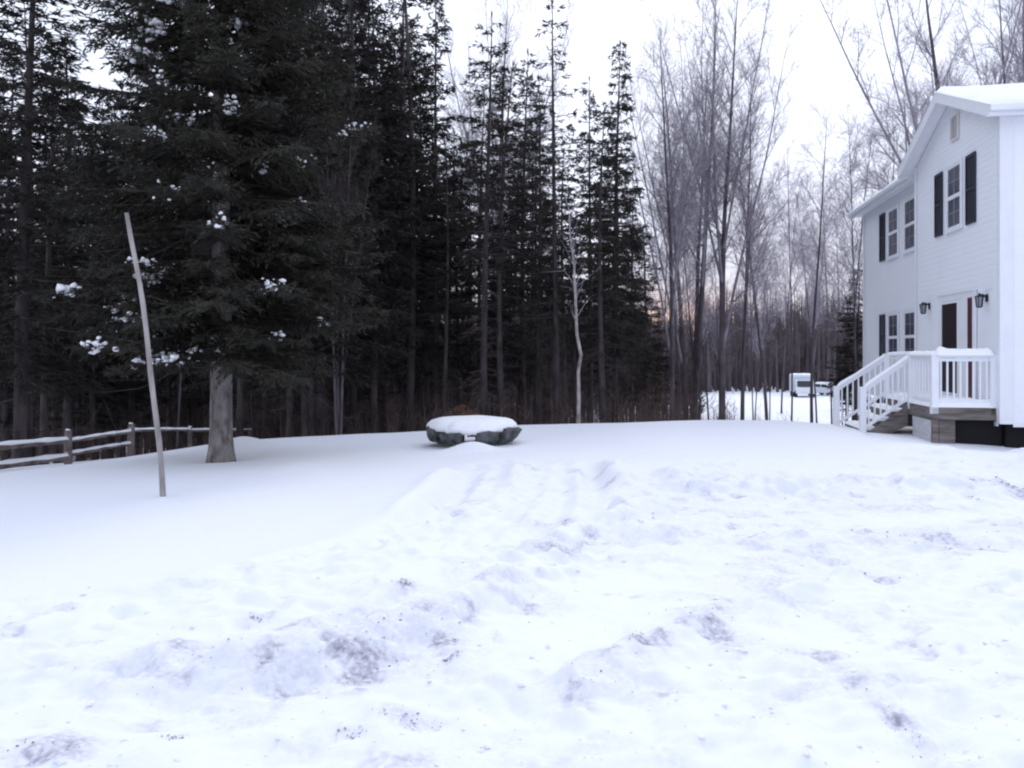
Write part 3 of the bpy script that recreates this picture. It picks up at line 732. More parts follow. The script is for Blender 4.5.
def zpx(y, D): return EYE-(y-350)*D/FOC
rail(posts[0], posts[1], zpx(454, 13.6), zpx(440.5, 17), .062); rail(posts[0], posts[1], zpx(476, 13.6), zpx(457, 17), .062)
rail(posts[1], posts[2], zpx(441, 17), zpx(431.5, 19), .042); rail(posts[1], posts[2], zpx(454, 17), zpx(443.5, 19), .042)
rail(posts[2], posts[3], zpx(430, 19), zpx(429.5, 21), .040); rail(posts[3], posts[4], zpx(430, 21), zpx(430, 23), .038)

# ------------------------------------------------------------------ vehicles in the hollow
def wheel(parent, x, y, r=.33):
    a = np.linspace(0, 2*math.pi, 17)[:-1]; V = []
    for xx_, rr in ((-.1, r*.9), (-.09, r), (.09, r), (.1, r*.9), (.1, r*.55), (-.1, r*.55)):
        for q in a: V.append((x+xx_, y+math.cos(q)*rr, r+math.sin(q)*rr))
    n_ = 16; F = [(i*n_+j, i*n_+(j+1) % n_, ((i+1) % 6)*n_+(j+1) % n_, ((i+1) % 6)*n_+j) for i in range(6) for j in range(n_)]
    w = MB().add(V, F).build('wheel', M['tyre'], parent)
    MB().tube([(x-.08, y, r), (x+.08, y, r)], [r*.55]*2, 12).add([(0, 0, 0)]*4, [(0, 1, 2, 3)]).build('rim', M['truckbox'], w)
def far_xy(px, D): return (px-512)/FOC*D
VD = 98.0
x = far_xy(827, VD); zc_ = zpx(394.5, VD)
car = empty('parked_car', (x, VD, gtop(x, VD)), R(-55)); tag(car, 'small white car with snow on its roof parked far off beyond the trees', 'car')
prof = [(-2.0, .30), (2.0, .30), (2.05, .62), (1.85, .86), (1.0, .95), (.45, 1.38), (-1.1, 1.40), (-1.75, 1.0), (-2.05, .9)]
MB().prism(prof, 'y', -.82, .82).build('body', M['carwhite'], car, bevel=.08)
for sg in (-1, 1):
    for poly in ([(.9, .98), (.42, 1.30), (-.2, 1.32), (-.2, .98)], [(-.3, .98), (-.3, 1.32), (-1.05, 1.32), (-1.55, 1.0)]):
        MB().prism(poly, 'y', sg*.81, sg*.835).build('window', M['carglass'], car)
MB().add([(1.02, -.7, .98), (1.02, .7, .98), (.50, .62, 1.37), (.50, -.62, 1.37)], [(0, 1, 2, 3)]).build('windscreen', M['carglass'], car)
for xx_, yy_ in ((-1.25, -.78), (-1.25, .78), (1.25, -.78), (1.25, .78)):
    w_ = empty('wheel_mount', (0, 0, 0), 0, car)
    bpy.data.objects.remove(w_)
    a = np.linspace(0, 2*math.pi, 17)[:-1]
    wv = []
    for oy, rr in ((-.1, .30), (-.08, .33), (.08, .33), (.1, .30)):
        wv += [(xx_+math.cos(q)*rr, yy_+oy, .33+math.sin(q)*rr) for q in a]
    F = [(i*16+j, i*16+(j+1) % 16, (i+1)*16+(j+1) % 16, (i+1)*16+j) for i in range(3) for j in range(16)]
    mb = MB().add(wv, F); mb.f.append(np.array([tuple(range(16))])); mb.f.append(np.array([tuple(range(48, 64))])); mb.build('wheel', M['tyre'], car)
sc_ = snow_sheet([(-.72, 1.40), (.72, 1.40)], -1.1, .45, .12, car, seed=3); sc_.name = 'roof_snow'
x = far_xy(802, VD-2)
van = empty('box_truck', (x, VD-2, gtop(x, VD-2)), R(-10)); van.scale = (.98, .75, .95); tag(van, 'white box truck with a snowy roof parked beside the small car beyond the trees', 'truck')
MB().box((-1.15, -1.6, .55), (1.15, 2.4, 2.55)).build('cargo_box', M['truckbox'], van, bevel=.04)
MB().prism([(-1.7, .45), (-3.3, .45), (-3.35, 1.1), (-2.7, 1.25), (-2.3, 2.0), (-1.7, 2.05)], 'x', -1.0, 1.0).build('cab', M['carwhite'], van, bevel=.05)
MB().box((-1.12, -1.66, .60), (-1.05, -1.605, 2.5)).box((1.05, -1.66, .60), (1.12, -1.605, 2.5)).box((-1.05, -1.66, 2.4), (1.05, -1.605, 2.5)).build('box_frame', M['carwhite'], van)
MB().box((-1.1, -1.62, .38), (1.1, -1.50, .54)).build('bumper', M['tyre'], van)
for xx_, yy_ in ((-1.0, 1.4), (1.0, 1.4), (-.92, -2.5), (.92, -2.5), (-1.0, -.9), (1.0, -.9)):
    a = np.linspace(0, 2*math.pi, 17)[:-1]; wv = []
    for ox, rr in ((-.12, .36), (-.1, .4), (.1, .4), (.12, .36)): wv += [(xx_+ox, yy_+math.cos(q)*rr, .4+math.sin(q)*rr) for q in a]
    F = [(i*16+j, i*16+(j+1) % 16, (i+1)*16+(j+1) % 16, (i+1)*16+j) for i in range(3) for j in range(16)]
    mb = MB().add(wv, F); mb.f.append(np.array([tuple(range(16))])); mb.f.append(np.array([tuple(range(48, 64))])); mb.build('wheel', M['tyre'], van)
MB().add([(-.85, -3.06, 1.28), (.85, -3.06, 1.28), (.8, -2.45, 1.92), (-.8, -2.45, 1.92)], [(0, 1, 2, 3)]).build('windscreen', M['carglass'], van)
snow_sheet([(-1.12, 2.55), (1.12, 2.55)], -1.6, 2.4, .14, van, axis='y', seed=7).name = 'roof_snow'

# ------------------------------------------------------------------ trees
def norm(v): return v/(np.linalg.norm(v, axis=-1, keepdims=True)+1e-9)
def shoots(mb, P, D, L, W):
    """one slim rhombus per shoot, rolled at random about its own axis"""
    n = len(P); rv = norm(RNG.normal(size=(n, 3))); side = norm(np.cross(D, rv))*W[:, None]
    a = P; b = P+D*L[:, None]*.45+side; c = P+D*L[:, None]; d = P+D*L[:, None]*.45-side
    mb.add(np.stack([a, b, c, d], 1).reshape(-1, 3), np.arange(n*4).reshape(-1, 4))
def conifer(H, base, Lmax, whorl, per, droop, tw, card, dens=1.0, dead=40, rtrunk=.13, hero=False, shape=1.0, gap=.0, top_l=.12, dead_lo=.8, lean=0.02):
    """returns meshes: trunk, crown, twigs, plus branch list for snow"""
    tr = MB(); t = np.linspace(0, 1, 12)
    bx = lean*H*np.sin(t*2.2+RNG.random()*3)*t; by = lean*H*np.sin(t*1.7+RNG.random()*3)*t
    spine = np.stack([bx-bx[0], by-by[0], -.4+(H+.4)*t], -1)
    rad = rtrunk*(1-t)**.85+.008; rad[0] *= 1.3
    if hero: rad = np.interp(t*H, [0, .35, .8, 2.5, H], [rtrunk*1.32, rtrunk*1.12, rtrunk, rtrunk*.88, .01])
    if hero:
        t2 = np.linspace(0, 1, 70); spine2 = np.stack([np.interp(t2, t, spine[:, i]) for i in range(3)], -1); r2 = np.interp(t2*H, [0, .35, .55, .9, 2.5, H], [rtrunk*1.7, rtrunk*1.38, rtrunk*1.12, rtrunk*.95, rtrunk*.88, .01])
        tr.tube(spine2, r2, 18)
    else: tr.tube(spine, rad, 8)
    cr = MB(); tg = MB(); brs = []
    zs = base
    while zs < H-.15:
        f = (zs-base)/(H-base)
        L0 = Lmax*((1-f)**shape)*(1 if f > .12 else .72+.28*f/.12)+top_l
        k = max(3, int(per*(1-.35*f)+RNG.random()))
        for a in RNG.random(k)*2*math.pi:
            if RNG.random() < gap: continue
            L = L0*RNG.uniform(.6, 1.12); z = zs+RNG.uniform(-.5, .5)*whorl
            if z > H-.1: continue
            org = np.array([np.interp(z, spine[:, 2], spine[:, 0]), np.interp(z, spine[:, 2], spine[:, 1]), z])
            d = np.array([math.cos(a), math.sin(a), 0]); dr = droop*(1-f*1.5)*RNG.uniform(.6, 1.3)
            ss = np.linspace(0, 1, 7)
            bend = RNG.normal(0, .08); pn = np.array([-d[1], d[0], 0])
            sp = org+d*(L*ss)[:, None]+pn*(bend*L*ss**2)[:, None]+np.array([0, 0, 1.0])*(L*(-dr*ss**1.2+(.22+.1*max(0,f))*dr*ss**3+.25*f*ss))[:, None]
            tg.tube(sp, (.010+.012*L)*(1-ss)*(1 if hero else .8)+.003, 3, False)
            brs.append(sp)
            nt = max(3, int(L/tw*dens))
            s = .12+.88*RNG.random(nt)**.85
            P = np.stack([np.interp(s, ss, sp[:, i]) for i in range(3)], -1)
            T = norm(np.gradient(sp, axis=0))[np.minimum((s*6).astype(int), 6)]
            sg = np.where(RNG.random(nt) < .5, -1, 1)[:, None]
            ang = RNG.uniform(.5, 1.15, nt)[:, None]
            TD = norm(T*np.cos(ang)+pn*sg*np.sin(ang)+np.array([0, 0, 1])*RNG.normal(-.22, .22, (nt, 1)))
            TL = (L*.34*(1.12-s)+(.14 if hero else .2))*RNG.uniform(.6, 1.2, nt)
            shoots(cr, P, TD, TL, np.full(nt, .010 if hero else .013))
            for q in range(6 if hero else 7):
                u = RNG.random(nt)[:, None]
                P2 = P+TD*TL[:, None]*u
                D2 = norm(TD+RNG.normal(0, .42, (nt, 3))+np.array([0, 0, -.12]))
                shoots(cr, P2, D2, card*RNG.uniform(.7, 1.5, nt), np.full(nt, card*(.15 if hero else .135))*RNG.uniform(.7, 1.2, nt))
        zs += whorl
    # leader
    shoots(cr, np.tile([spine[-1, 0], spine[-1, 1], H-.25], (6, 1)), norm(np.tile([0, 0, 1.0], (6, 1))+RNG.normal(0, .15, (6, 3))), np.full(6, .35), np.full(6, .016))
    # dead twigs below the live crown
    for q in range(dead):
        z = RNG.uniform(dead_lo, base+.3*(H-base)); a = RNG.random()*6.28; L = RNG.uniform(.35, 1.0)*(Lmax*.8)
        org = np.array([np.interp(z, spine[:, 2], spine[:, 0]), np.interp(z, spine[:, 2], spine[:, 1]), z]); d = np.array([math.cos(a), math.sin(a), RNG.uniform(-.45, .1)])
        ss = np.linspace(0, 1, 4); sp = org+d*(L*ss)[:, None]+RNG.normal(0, .03*L, (4, 3))*ss[:, None]
        tg.tube(sp, .009*(1-ss)+.003, 3, False)
        for w in range(4):
            s0 = RNG.uniform(.25, .95); p0 = org+d*L*s0; dd = norm(d+RNG.normal(0, .5, 3)+np.array([0, 0, -.2])); tg.tube(np.stack([p0, p0+dd*L*.25, p0+dd*L*.42]), [.004, .003, .002], 3, False)
    return tr, cr, tg, brs

def make_tree(name, tr, cr, tg, m_tr, m_cr, m_tg, loc=(0, 0, 0)):
    root = empty(name, loc)
    tr.build('trunk', m_tr, root, smooth=True)
    c = cr.build('crown', m_cr, root) if cr is not None and cr.n else None
    if tg is not None and tg.n: tg.build('branches', m_tg, root)
    return root

# the big spruce on the lawn
hx, hy = at_px(221, 14.0)
hz = gtop(hx, hy)
tr, cr, tg, brs = conifer(14.5, 1.85, 2.6, .17, 10.5, .22, .027, .085, 1.0, dead=90, rtrunk=.19, hero=True, shape=.62, gap=.02, dead_lo=1.4, lean=.004)
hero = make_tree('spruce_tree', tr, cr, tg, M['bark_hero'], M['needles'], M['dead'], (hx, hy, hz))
tag(hero, 'big dense spruce standing alone on the snowy lawn, grey trunk bare at its foot', 'tree')
sn = MB()
cand = [b for b in brs if b[0][2] < 8 and (b[3]-b[0])[1] < .3]
for q in range(135):
    b = cand[RNG.integers(len(cand))]
    if b[-1][0] > -.3 and RNG.random() < .6: continue
    s0 = RNG.uniform(.45, .85); s1 = s0+RNG.uniform(.05, .22); n_ = int(RNG.integers(6, 20))
    ss_ = np.clip(RNG.uniform(s0, s1, n_), 0, 1)
    c = np.stack([np.interp(ss_*6, range(7), b[:, i_]) for i_ in range(3)], -1)+RNG.normal(0, .075, (n_, 3))*np.array([1, 1, .75]); c[:, 2] += .02
    V, F = rock_verts(n_, RNG.uniform(.014, .060, n_)*RNG.uniform(.5, 1.1), .8)
    if 2.6 < c[0, 2] < 4.4 and -2.0 < c[0, 0] < -1.0: continue
    sn.add((V+c[:, None, :]).reshape(-1, 3), F)
sn.build('branch_snow', M['snow'], hero, smooth=True)

# forest conifers, each kind built once
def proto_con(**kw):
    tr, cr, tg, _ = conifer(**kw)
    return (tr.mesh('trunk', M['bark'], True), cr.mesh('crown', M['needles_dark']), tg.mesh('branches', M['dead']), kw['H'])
CON = {
 'dense':  proto_con(H=14, base=3.2, Lmax=1.9, whorl=.27, per=6.5, droop=.30, tw=.10, card=.15, dens=1.4, dead=60, rtrunk=.15, shape=.75, gap=.05),
 'dense2': proto_con(H=14, base=2.2, Lmax=2.1, whorl=.28, per=6, droop=.24, tw=.10, card=.15, dens=1.4, dead=50, rtrunk=.16, shape=.8, gap=.08),
 'thin':   proto_con(H=14, base=5.0, Lmax=1.15, whorl=.42, per=4.5, droop=.22, tw=.12, card=.15, dens=1.5, dead=75, rtrunk=.11, shape=.6, gap=.1, lean=.03),
 'thin2':  proto_con(H=14, base=6.2, Lmax=1.25, whorl=.40, per=5, droop=.15, tw=.11, card=.15, dens=1.4, dead=85, rtrunk=.12, shape=.45, gap=.15, lean=.025),
 'open':   proto_con(H=14, base=3.5, Lmax=1.35, whorl=.46, per=5, droop=.12, tw=.13, card=.15, dens=1.0, dead=50, rtrunk=.11, shape=.6, gap=.1, lean=.015),
 'spire':  proto_con(H=14, base=2.5, Lmax=1.7, whorl=.30, per=5.5, droop=.18, tw=.11, card=.15, dens=1.4, dead=40, rtrunk=.13, shape=.85, gap=.12),
}
def put_conifer(kind, px, D, topy, label, group=None, name='spruce_tree', wide=1.0, rz=None):
    x, y = at_px(px, D); z = g1(x, y)
    H = EYE+(350-topy)*D/FOC-z
    tr, cr, tg, H0 = CON[kind]; s_ = H/H0
    root = empty(name, (x, y, z), RNG.random()*6.28 if rz is None else rz)
    for nm, me in (('trunk', tr), ('crown', cr), ('branches', tg)):
        o = bpy.data.objects.new(nm, me); COL.objects.link(o); o.parent = root
        w = (s_*.4+.6) if nm == 'trunk' else s_*.6+.4
        o.scale = (w*wide, w*wide, s_)
    tag(root, label, 'tree', group)
    return root

# bare trees
def bare_tree(H, trunks=1, spread=.16, rtrunk=.16, prim=16, first=.30, ang=.55, nsec=8, ntw=7, twr=.0065, leaders=0, fan=.3):
    tr = MB(); cr = MB()
    def wig(p, d, L, n, jit, up):
        pts = [p]; dirs = [d]
        for i in range(n):
            d = norm(d+RNG.normal(0, jit, 3)+np.array([0, 0, up])); p = p+d*L/n; pts.append(p); dirs.append(d)
        return np.array(pts), np.array(dirs)
    def limb(P, Dn, L, r0, level):
        n = len(P)-1
        for q in range(int(nsec*min(1, L/2.4))+2 if level == 1 else int(ntw*min(1, L/1.1))+1):
            s = RNG.uniform(.05, .97); i = min(int(s*n), n-1); p = P[i]+(P[i+1]-P[i])*(s*n-i); d = Dn[i]
            a = norm(np.cross(d, RNG.normal(size=3))); sp_ = RNG.uniform(.4, 1.0)
            dd = norm(d*math.cos(sp_)+a*math.sin(sp_)+np.array([0, 0, .10]))
            l2 = L*RNG.uniform(.26, .48)*(1.25-.6*s)
            if level == 1:
                P2, D2 = wig(p, dd, l2, 4, .09, .05); r2 = r0*.35*(1-.5*s)+.003
                cr.tube(P2, np.linspace(r2, twr*.8, 5), 3, False); limb(P2, D2, l2, r2, 2)
            else:
                l2 = min(l2*1.2+.15, 1.1)
                P2, D2 = wig(p, dd, l2, 2, .12, .05); cr.tube(P2, [twr, twr*.75, twr*.4], 3, False)
                for _ in range(2):
                    p3 = P2[1]; d3 = norm(D2[1]+RNG.normal(0, .38, 3)); cr.tube(np.stack([p3, p3+d3*(l2*.55+.06)]), [twr*.6, twr*.35], 3, False)
    def stem(P, Dn, rr, h, prim, first, lf, mb):
        n = len(P)-1; mb.tube(P, rr, 7, False)
        for q in range(prim):
            s = first+(1-first)*(q+RNG.random())/prim; s = min(s, .985); i = min(int(s*n), n-1); p = P[i]+(P[i+1]-P[i])*(s*n-i)
            a = norm(np.cross(Dn[i], RNG.normal(size=3))); el = ang*RNG.uniform(.7, 1.25)*(1-.25*s)
            d = norm(Dn[i]*math.cos(el)+a*math.sin(el)+np.array([0, 0, .1]))
            L = h*lf*(1.1-s)**.6*RNG.uniform(.7, 1.2)
            r1 = min(rr[i]*.4, .028)*(1.1-.4*s)+.004
            P1, D1 = wig(p, d, L, 7, .05, .03); cr.tube(P1, np.linspace(r1, twr, 8), 4, False)
            limb(P1, D1, L, r1, 1)
    for k in range(trunks):
        az = RNG.random()*1.2+k*6.28/max(trunks, 1); ln = spread*(0 if trunks == 1 else 1)
        d0 = norm(np.array([math.cos(az)*ln, math.sin(az)*ln, 1.0])); h = H*RNG.uniform(.85, 1.0) if k else H
        P, Dn = wig(np.array([math.cos(az)*.1*(trunks > 1), math.sin(az)*.1*(trunks > 1), -.4]), d0, h+.4, 14, .013, .012)
        P = P*np.array([1, 1, h/P[-1][2]])
        rr = rtrunk*(1 if k == 0 else .85)*((1-np.linspace(0, 1, 15))**.9)+.006; rr[0] *= 1.3
        stem(P, Dn, rr, h, prim, first, .27, tr)
        for q in range(leaders):
            s = RNG.uniform(.24, .50); i = int(s*14); p = P[i]; a = az+q*6.28/leaders+RNG.normal(0, .3); f = fan*RNG.uniform(.6, 1.25)
            d = norm(np.array([math.cos(a)*f, math.sin(a)*f, 1.0])); Ll = (h-p[2])*RNG.uniform(.82, .98)*math.hypot(1, f)
            P1, D1 = wig(p, d, Ll, 10, .022, .022); r_ = np.linspace(rr[i]*.55, .005, 11)
            stem(P1, D1, r_, Ll, prim//2+2, .15, .24, cr)
    return tr, cr
def proto_bare(**kw):
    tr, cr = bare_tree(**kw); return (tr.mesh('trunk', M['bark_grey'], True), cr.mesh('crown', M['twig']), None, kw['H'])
BARE = {
 'tall':  proto_bare(H=17, rtrunk=.135, prim=18, first=.42, ang=.75, nsec=10, ntw=7, twr=.0036, leaders=6, fan=.30),
 'multi': proto_bare(H=16, trunks=3, spread=.07, rtrunk=.10, prim=18, first=.40, ang=.75, nsec=9, ntw=6, twr=.0036, leaders=1, fan=.25),
 'broad': proto_bare(H=15, trunks=1, rtrunk=.15, prim=16, first=.35, ang=.75, nsec=10, ntw=9, twr=.0038, leaders=8, fan=.42),
 'slim':  proto_bare(H=13, rtrunk=.060, prim=26, first=.38, ang=.75, nsec=8, ntw=8, twr=.0036),
 'slim2': proto_bare(H=13, rtrunk=.050, prim=20, first=.46, ang=.85, nsec=8, ntw=8, twr=.0036),
}
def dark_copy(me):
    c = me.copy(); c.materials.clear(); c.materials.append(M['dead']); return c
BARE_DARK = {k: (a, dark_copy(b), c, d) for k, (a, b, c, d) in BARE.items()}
def put_bare(kind, px, D, topy, label, group=None, rz=None, wide=1.0):
    x, y = at_px(px, D); z = g1(x, y); H = EYE+(350-topy)*D/FOC-z
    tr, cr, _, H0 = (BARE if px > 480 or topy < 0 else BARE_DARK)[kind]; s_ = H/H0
    root = empty('bare_tree', (x, y, z), RNG.random()*6.28 if rz is None else rz)
    for nm, me in (('trunk', tr), ('crown', cr)):
        o = bpy.data.objects.new(nm, me); COL.objects.link(o); o.parent = root
        w = s_*wide; o.scale = (w, w, s_)
    return tag(root, label, 'tree', group)

# --- conifers one can single out
for args in (
    ('dense2', 22, 19.5, -130, 'tall dark spruce at the left border behind the fence', 1.15),
    ('dense', 66, 24, 30, 'dark spruce whose pointed top stands left of the sky gap', 1.0),
    ('spire', 108, 30, 95, 'shorter spruce under the sky gap left of the big spruce', 1.0),
    ('dense2', 318, 22.5, -60, 'tall bushy spruce just right of the big lawn spruce', 1.05),
    ('thin', 352, 24, -90, 'tall slender spruce right of the bushy one beside the lawn spruce', 1.0),
    ('dense', 372, 25, -40, 'dense tall spruce with its crown above the frame, left of the stone ring', .9),
    ('thin', 408, 26, -110, 'very tall straight conifer with high foliage left of the stone ring', 1.1),
    ('spire', 436, 27, -15, 'dark spruce with its tip at the top border above the stone ring', .85),
    ('thin2', 484, 22.5, 12, 'conifer with a blunt bushy top standing behind the stone ring', .95),
    ('thin', 503, 24.5, 62, 'thin conifer just right of the blunt topped one behind the stone ring', 1.0),
    ('spire', 524, 28, 48, 'pointed conifer between the blunt topped conifer and the narrow open one', .8),
    ('open', 557, 24, -2, 'narrow open conifer with sparse branches and a spire tip against the sky', .95),
    ('open', 536, 26, 75, 'thin conifer half hidden left of the sparse spire topped one', .85),
    ('spire', 590, 30, 78, 'dark conifer between the pale birch stem and the right hand spruce', .8),
    ('dense', 616, 25.5, 42, 'dark spruce at the right end of the conifers, tip clear against the sky', .72),
    ('thin2', 604, 23.5, 105, 'slim conifer just left of the right hand spruce', .9),
    ('spire', 645, 36, 225, 'small dark conifer right of the conifers, low among the bare trees', 1.0),
    ('dense', 854, 33, 268, 'dark conifer low beside the left corner of the white house', .9),
    ):
    put_conifer(args[0], args[1], args[2], args[3], args[4], wide=args[5])
ROWS = {}
def enrol(o, px, D, noun, where, split=30):
    ROWS.setdefault((noun, where, D > split), []).append((px, o))
# --- the rest of the conifer wood
ZN = [(-90, 45, 'dark conifers', 'behind the fence at the left border', 10, (21.5, 44), (-70, 130), 0),
      (45, 135, 'dark conifers', 'behind the fence under the sky gap', 10, (23, 46), (80, 170), 0),
      (135, 205, 'dark conifers', 'behind the big lawn spruce', 6, (24, 44), (-60, 100), 0),
      (235, 330, 'dark conifers', 'just right of the big lawn spruce', 16, (22, 46), (-90, 60), 0),
      (330, 425, 'dark conifers', 'left of the stone ring', 13, (22.5, 46), (-60, 90), 0),
      (425, 545, 'slender conifers', 'behind the stone ring', 16, (23, 44), (60, 190), 1),
      (545, 632, 'slender conifers', 'around the pale birch stem', 9, (25, 44), (110, 230), 1)]
for x0, x1, noun, where, cnt, (da, db), (ta, tb), sp_ in ZN:
    for k in range(cnt):
        px = x0+(x1-x0)*(k+RNG.random())/cnt; D = da+(db-da)*RNG.random()**1.2
        kind = RNG.choice(['thin', 'thin2', 'spire', 'open', 'thin2']) if sp_ else RNG.choice(['dense', 'thin', 'thin2', 'spire', 'dense2', 'thin2'])
        if px < -45: continue
        enrol(put_conifer(kind, px, D, RNG.uniform(ta, tb), None, None, wide=.8 if sp_ else .92), px, D, noun, where)

# --- bare trees one can single out
for args in (
    ('tall', 722, 33, -20, 'tallest bare tree with a wide fan of twigs against the white sky', 1.0, 0.6),
    ('multi', 692, 36, 8, 'bare tree of several ascending stems left of the tallest bare tree', 1.25, 4.4),
    ('tall', 672, 30, 30, 'bare tree leaning left beside the right hand spruce', .85, 4.0),
    ('slim', 742, 36, 60, 'slim bare tree right of the tallest bare tree', 1.2, 1.0),
    ('slim', 768, 38, 100, 'slim bare tree midway between the tallest bare tree and the house', 1.1, 3.0),
    ('slim2', 812, 40, 115, 'thin bare tree rising above the far box truck', 1.3, 2.2),
    ('slim', 846, 46, 140, 'bare tree above the far white car', 1.2, 5.0),
    ('slim', 857, 31, 110, 'bare tree just left of the white house', .85, 1.4),
    ('slim2', 884, 44, 130, 'bare tree peeping over the low wing roof of the house', 1.3, 0.3),
    ('broad', 965, 34, -60, 'large bare tree spreading behind the house gable', 1.1, 2.6),
    ('multi', 1030, 33, -90, 'large bare tree behind the house roof at the right border', 1.1, 0.4),
    ('tall', 915, 47, 85, 'pale bare tree behind the inner corner of the house roofs', 1.0, 3.3),
    ('multi', 338, 21.5, 70, 'bare many stemmed tree in front of the conifers, right of the lawn spruce', .7, 1.2),
    ('slim', 284, 30, -30, 'bare tree showing in the sky gap right of the lawn spruce top', 1.3, 1.0),
    ('tall', 498, 34, -10, 'bare tree with pale twigs behind the blunt topped conifer', .9, 2.0)):
    put_bare(args[0], args[1], args[2], args[3], args[4], rz=args[6], wide=args[5])
ORD = ('nearest the right hand spruce', 'under the tallest bare tree', 'above the far box truck', 'by the house corner')
for k in range(18):
    px = 645+(218)*(k+RNG.random())/18; D = 27+40*RNG.random(); w_ = min(3, int((px-645)/218*4))
    enrol(put_bare(RNG.choice(['slim', 'slim2']), px, D, RNG.uniform(150, 270), None, None, wide=.85), px, D, 'slim bare trees', ORD[w_], 45)
for k in range(12):
    px = -10+600*(k+RNG.random())/12; D = 22+18*RNG.random(); w_ = ('left of the big spruce', 'right of the big spruce', 'behind the stone ring')[min(2, int(max(px, 0)/215))]
    enrol(put_bare(RNG.choice(['slim', 'slim2']), px, D, RNG.uniform(60, 230), None, None, wide=.9), px, D, 'bare trees among conifers', w_, 99)
NTH = ['leftmost', 'second', 'third', 'fourth', 'fifth', 'sixth', 'seventh', 'eighth', 'ninth', 'tenth', 'eleventh', 'twelfth', 'thirteenth', 'fourteenth', 'fifteenth', 'sixteenth']
NUM = ['', '', 'two', 'three', 'four', 'five', 'six', 'seven', 'eight', 'nine', 'ten', 'eleven', 'twelve', 'thirteen', 'fourteen', 'fifteen', 'sixteen']
for (noun, where, deep), lst in ROWS.items():
    lst.sort(key=lambda q: q[0]); n_ = len(lst); row = 'deeper' if deep else 'nearer'
    if noun.startswith('bare'): row = ''
    for q, (px, o) in enumerate(lst):
        if n_ == 1: lab = f"single {row} one of the {noun} {where}"
        else: lab = f"{NTH[q]}{'' if q == 0 else ' from left'} of the {NUM[n_]} {row} {noun} {where}"
        tag(o, ' '.join(lab.split()), 'tree', ' '.join(f"{row} {noun} {where}".split()))

# pale crooked birch stem at the wood's edge
bx_, by_ = at_px(578, 20.5); bz = g1(bx_, by_)
k_ = 20.5/FOC
P = np.array([(0, 0, -.2), (.02, 0, zpx(400, 20.5)-bz), (0.01, 0, zpx(372, 20.5)-bz), (3*k_, 0, zpx(355, 20.5)-bz), (-1*k_, 0, zpx(335, 20.5)-bz), (-2.5*k_, 0, zpx(300, 20.5)-bz), (-4*k_, 0, zpx(265, 20.5)-bz), (-8*k_, 0, zpx(235, 20.5)-bz), (-9*k_, .1, zpx(205, 20.5)-bz)])
birch = empty('birch_tree', (bx_, by_, bz)); tag(birch, 'pale crooked thin birch stem at the edge of the dark wood', 'tree')
MB().tube(P, [.052, .045, .04, .04, .038, .032, .024, .015, .006], 8).build('trunk', M['birch'], birch, smooth=True)
cr = MB()
for q in range(26):
    z = RNG.uniform(2.6, P[-1][2]); p = np.array([np.interp(z, P[:, 2], P[:, 0]), 0, z]); d = norm(np.array([RNG.normal(0, .6), RNG.normal(0, .6), 1])); L = RNG.uniform(.3, .9)
    cr.tube(np.stack([p, p+d*L*.5, p+norm(d+RNG.normal(0, .2, 3))*L]), [.009, .006, .003], 3, False)
cr.build('crown', M['twig'], birch)

# russet brush heap behind the ring
hb = MB(); x, y = at_px(462, 19.8); z = gtop(x, y)
for q in range(420):
    p = np.array([RNG.normal(0, .38), RNG.normal(0, .3), -.1]); d = norm(np.array([RNG.normal(0, .5), RNG.normal(0, .5), 1])); L = RNG.uniform(.25, .75)*math.exp(-(p[0]/.6)**2)
    hb.tube(np.stack([p, p+d*L]), [.007, .003], 3, False)
bush = empty('bush', (x, y, z)); tag(bush, 'russet leafless bush peeping over the snowy stone ring', 'bush')
hb.build('branches', M['brush'], bush)
lf = MB(); n_ = 700; qx = RNG.normal(0, .33, n_); P = np.stack([qx, RNG.normal(0, .3, n_), RNG.uniform(.05, .62, n_)*np.exp(-(qx/.6)**2)], -1); shoots(lf, P, norm(RNG.normal(size=(n_, 3))), np.full(n_, .055), np.full(n_, .014)); lf.build('leaves', M['leaf'], bush)

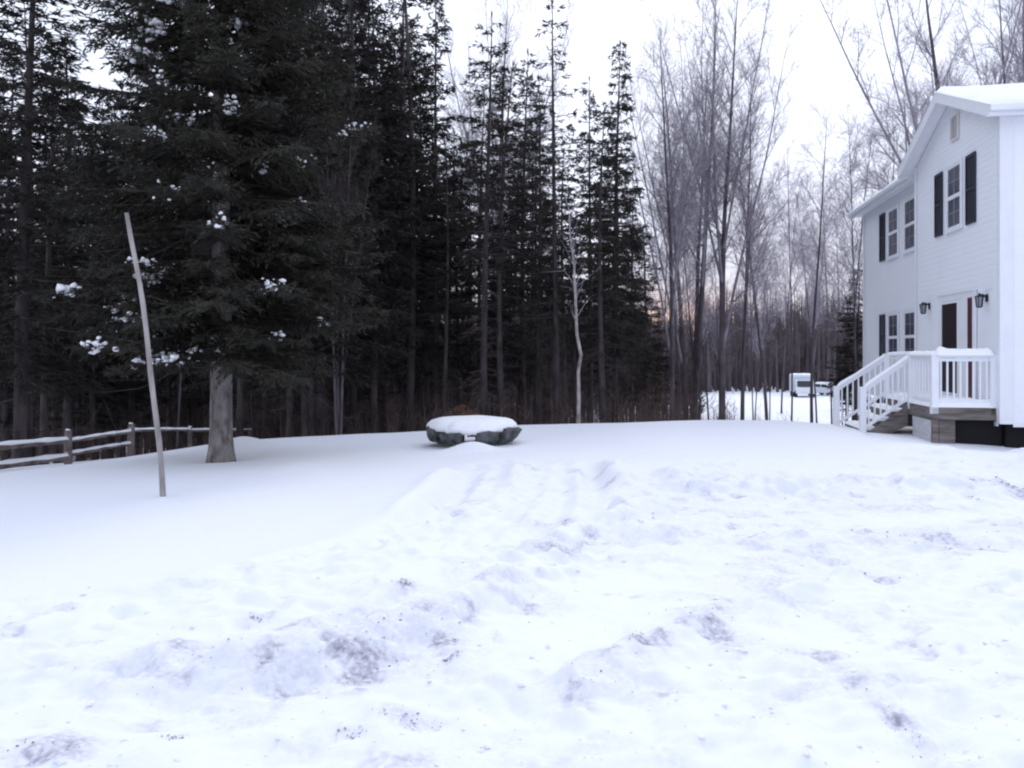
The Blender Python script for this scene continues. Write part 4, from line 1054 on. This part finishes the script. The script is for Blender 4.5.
# undergrowth of the wood: reads as one mass
def twig_mass(name, m, label, n, fpx, fD, h, seed, per=9, r=.012, cat='undergrowth'):
    rg = np.random.default_rng(seed); mb = MB()
    V, F = [], []
    px = fpx(rg, n); D = fD(rg, n); x = (px-512)/FOC*D; y = D; z = gz(x, y); H = h(rg, n, px, D)
    tri = []
    def sticks(P, Q, w):
        k = len(P); d = norm(Q-P); a = norm(np.cross(d, rg.normal(size=(k, 3))))*w[:, None]; b = np.cross(d, a)
        for u in (0, 1, 2):
            th = u*2.094; 
        o1 = a; o2 = -a*.5+b*.866; o3 = -a*.5-b*.866
        v = np.stack([P+o1, P+o2, P+o3, Q], 1).reshape(-1, 3); i = np.arange(k)[:, None]*4
        f = np.concatenate([i+np.array([[0, 1, 3]]), i+np.array([[1, 2, 3]]), i+np.array([[2, 0, 3]])]); mb.add(v, f)
    B = np.stack([x, y, z-.2], -1); T = B+np.stack([rg.normal(0, .05, n)*H, rg.normal(0, .05, n)*H, H], -1)
    sticks(B, T, r*(1.5+H*.45))
    for q in range(per):
        s = rg.uniform(.12, .97, n)[:, None]; P = B+(T-B)*s; a = rg.random(n)*6.28; el = rg.uniform(.45, 1.05, n)
        L = H*(.38*(1.1-s[:, 0]))*rg.uniform(.6, 1.2, n)+.15
        Dn = np.stack([np.cos(a)*np.sin(el), np.sin(a)*np.sin(el), np.cos(el)], -1); Q = P+Dn*L[:, None]
        sticks(P, Q, np.full(n, r))
        for w in range(3):
            s2 = rg.uniform(.2, .9, n)[:, None]; P2 = P+(Q-P)*s2; D2 = norm(Dn+rg.normal(0, .45, (n, 3))+np.array([0, 0, .1])); sticks(P2, P2+D2*(L*.5)[:, None], np.full(n, r*.6))
    return tag(mb.build(name, m), label, cat, kind='stuff')
twig_mass('undergrowth', M['brush'], 'brown leafless brush growing under the trees', 1400,
          lambda g, n: g.uniform(-120, 735, n)+np.where(g.random(n) < .08, 60, 0), lambda g, n: 22+26*g.random(n)**1.3, lambda g, n, px, D: g.uniform(.5, 2.0, n)*(1+(D-22)*.04)*np.where(px > 690, .7, 1), 5, per=7, r=.006)
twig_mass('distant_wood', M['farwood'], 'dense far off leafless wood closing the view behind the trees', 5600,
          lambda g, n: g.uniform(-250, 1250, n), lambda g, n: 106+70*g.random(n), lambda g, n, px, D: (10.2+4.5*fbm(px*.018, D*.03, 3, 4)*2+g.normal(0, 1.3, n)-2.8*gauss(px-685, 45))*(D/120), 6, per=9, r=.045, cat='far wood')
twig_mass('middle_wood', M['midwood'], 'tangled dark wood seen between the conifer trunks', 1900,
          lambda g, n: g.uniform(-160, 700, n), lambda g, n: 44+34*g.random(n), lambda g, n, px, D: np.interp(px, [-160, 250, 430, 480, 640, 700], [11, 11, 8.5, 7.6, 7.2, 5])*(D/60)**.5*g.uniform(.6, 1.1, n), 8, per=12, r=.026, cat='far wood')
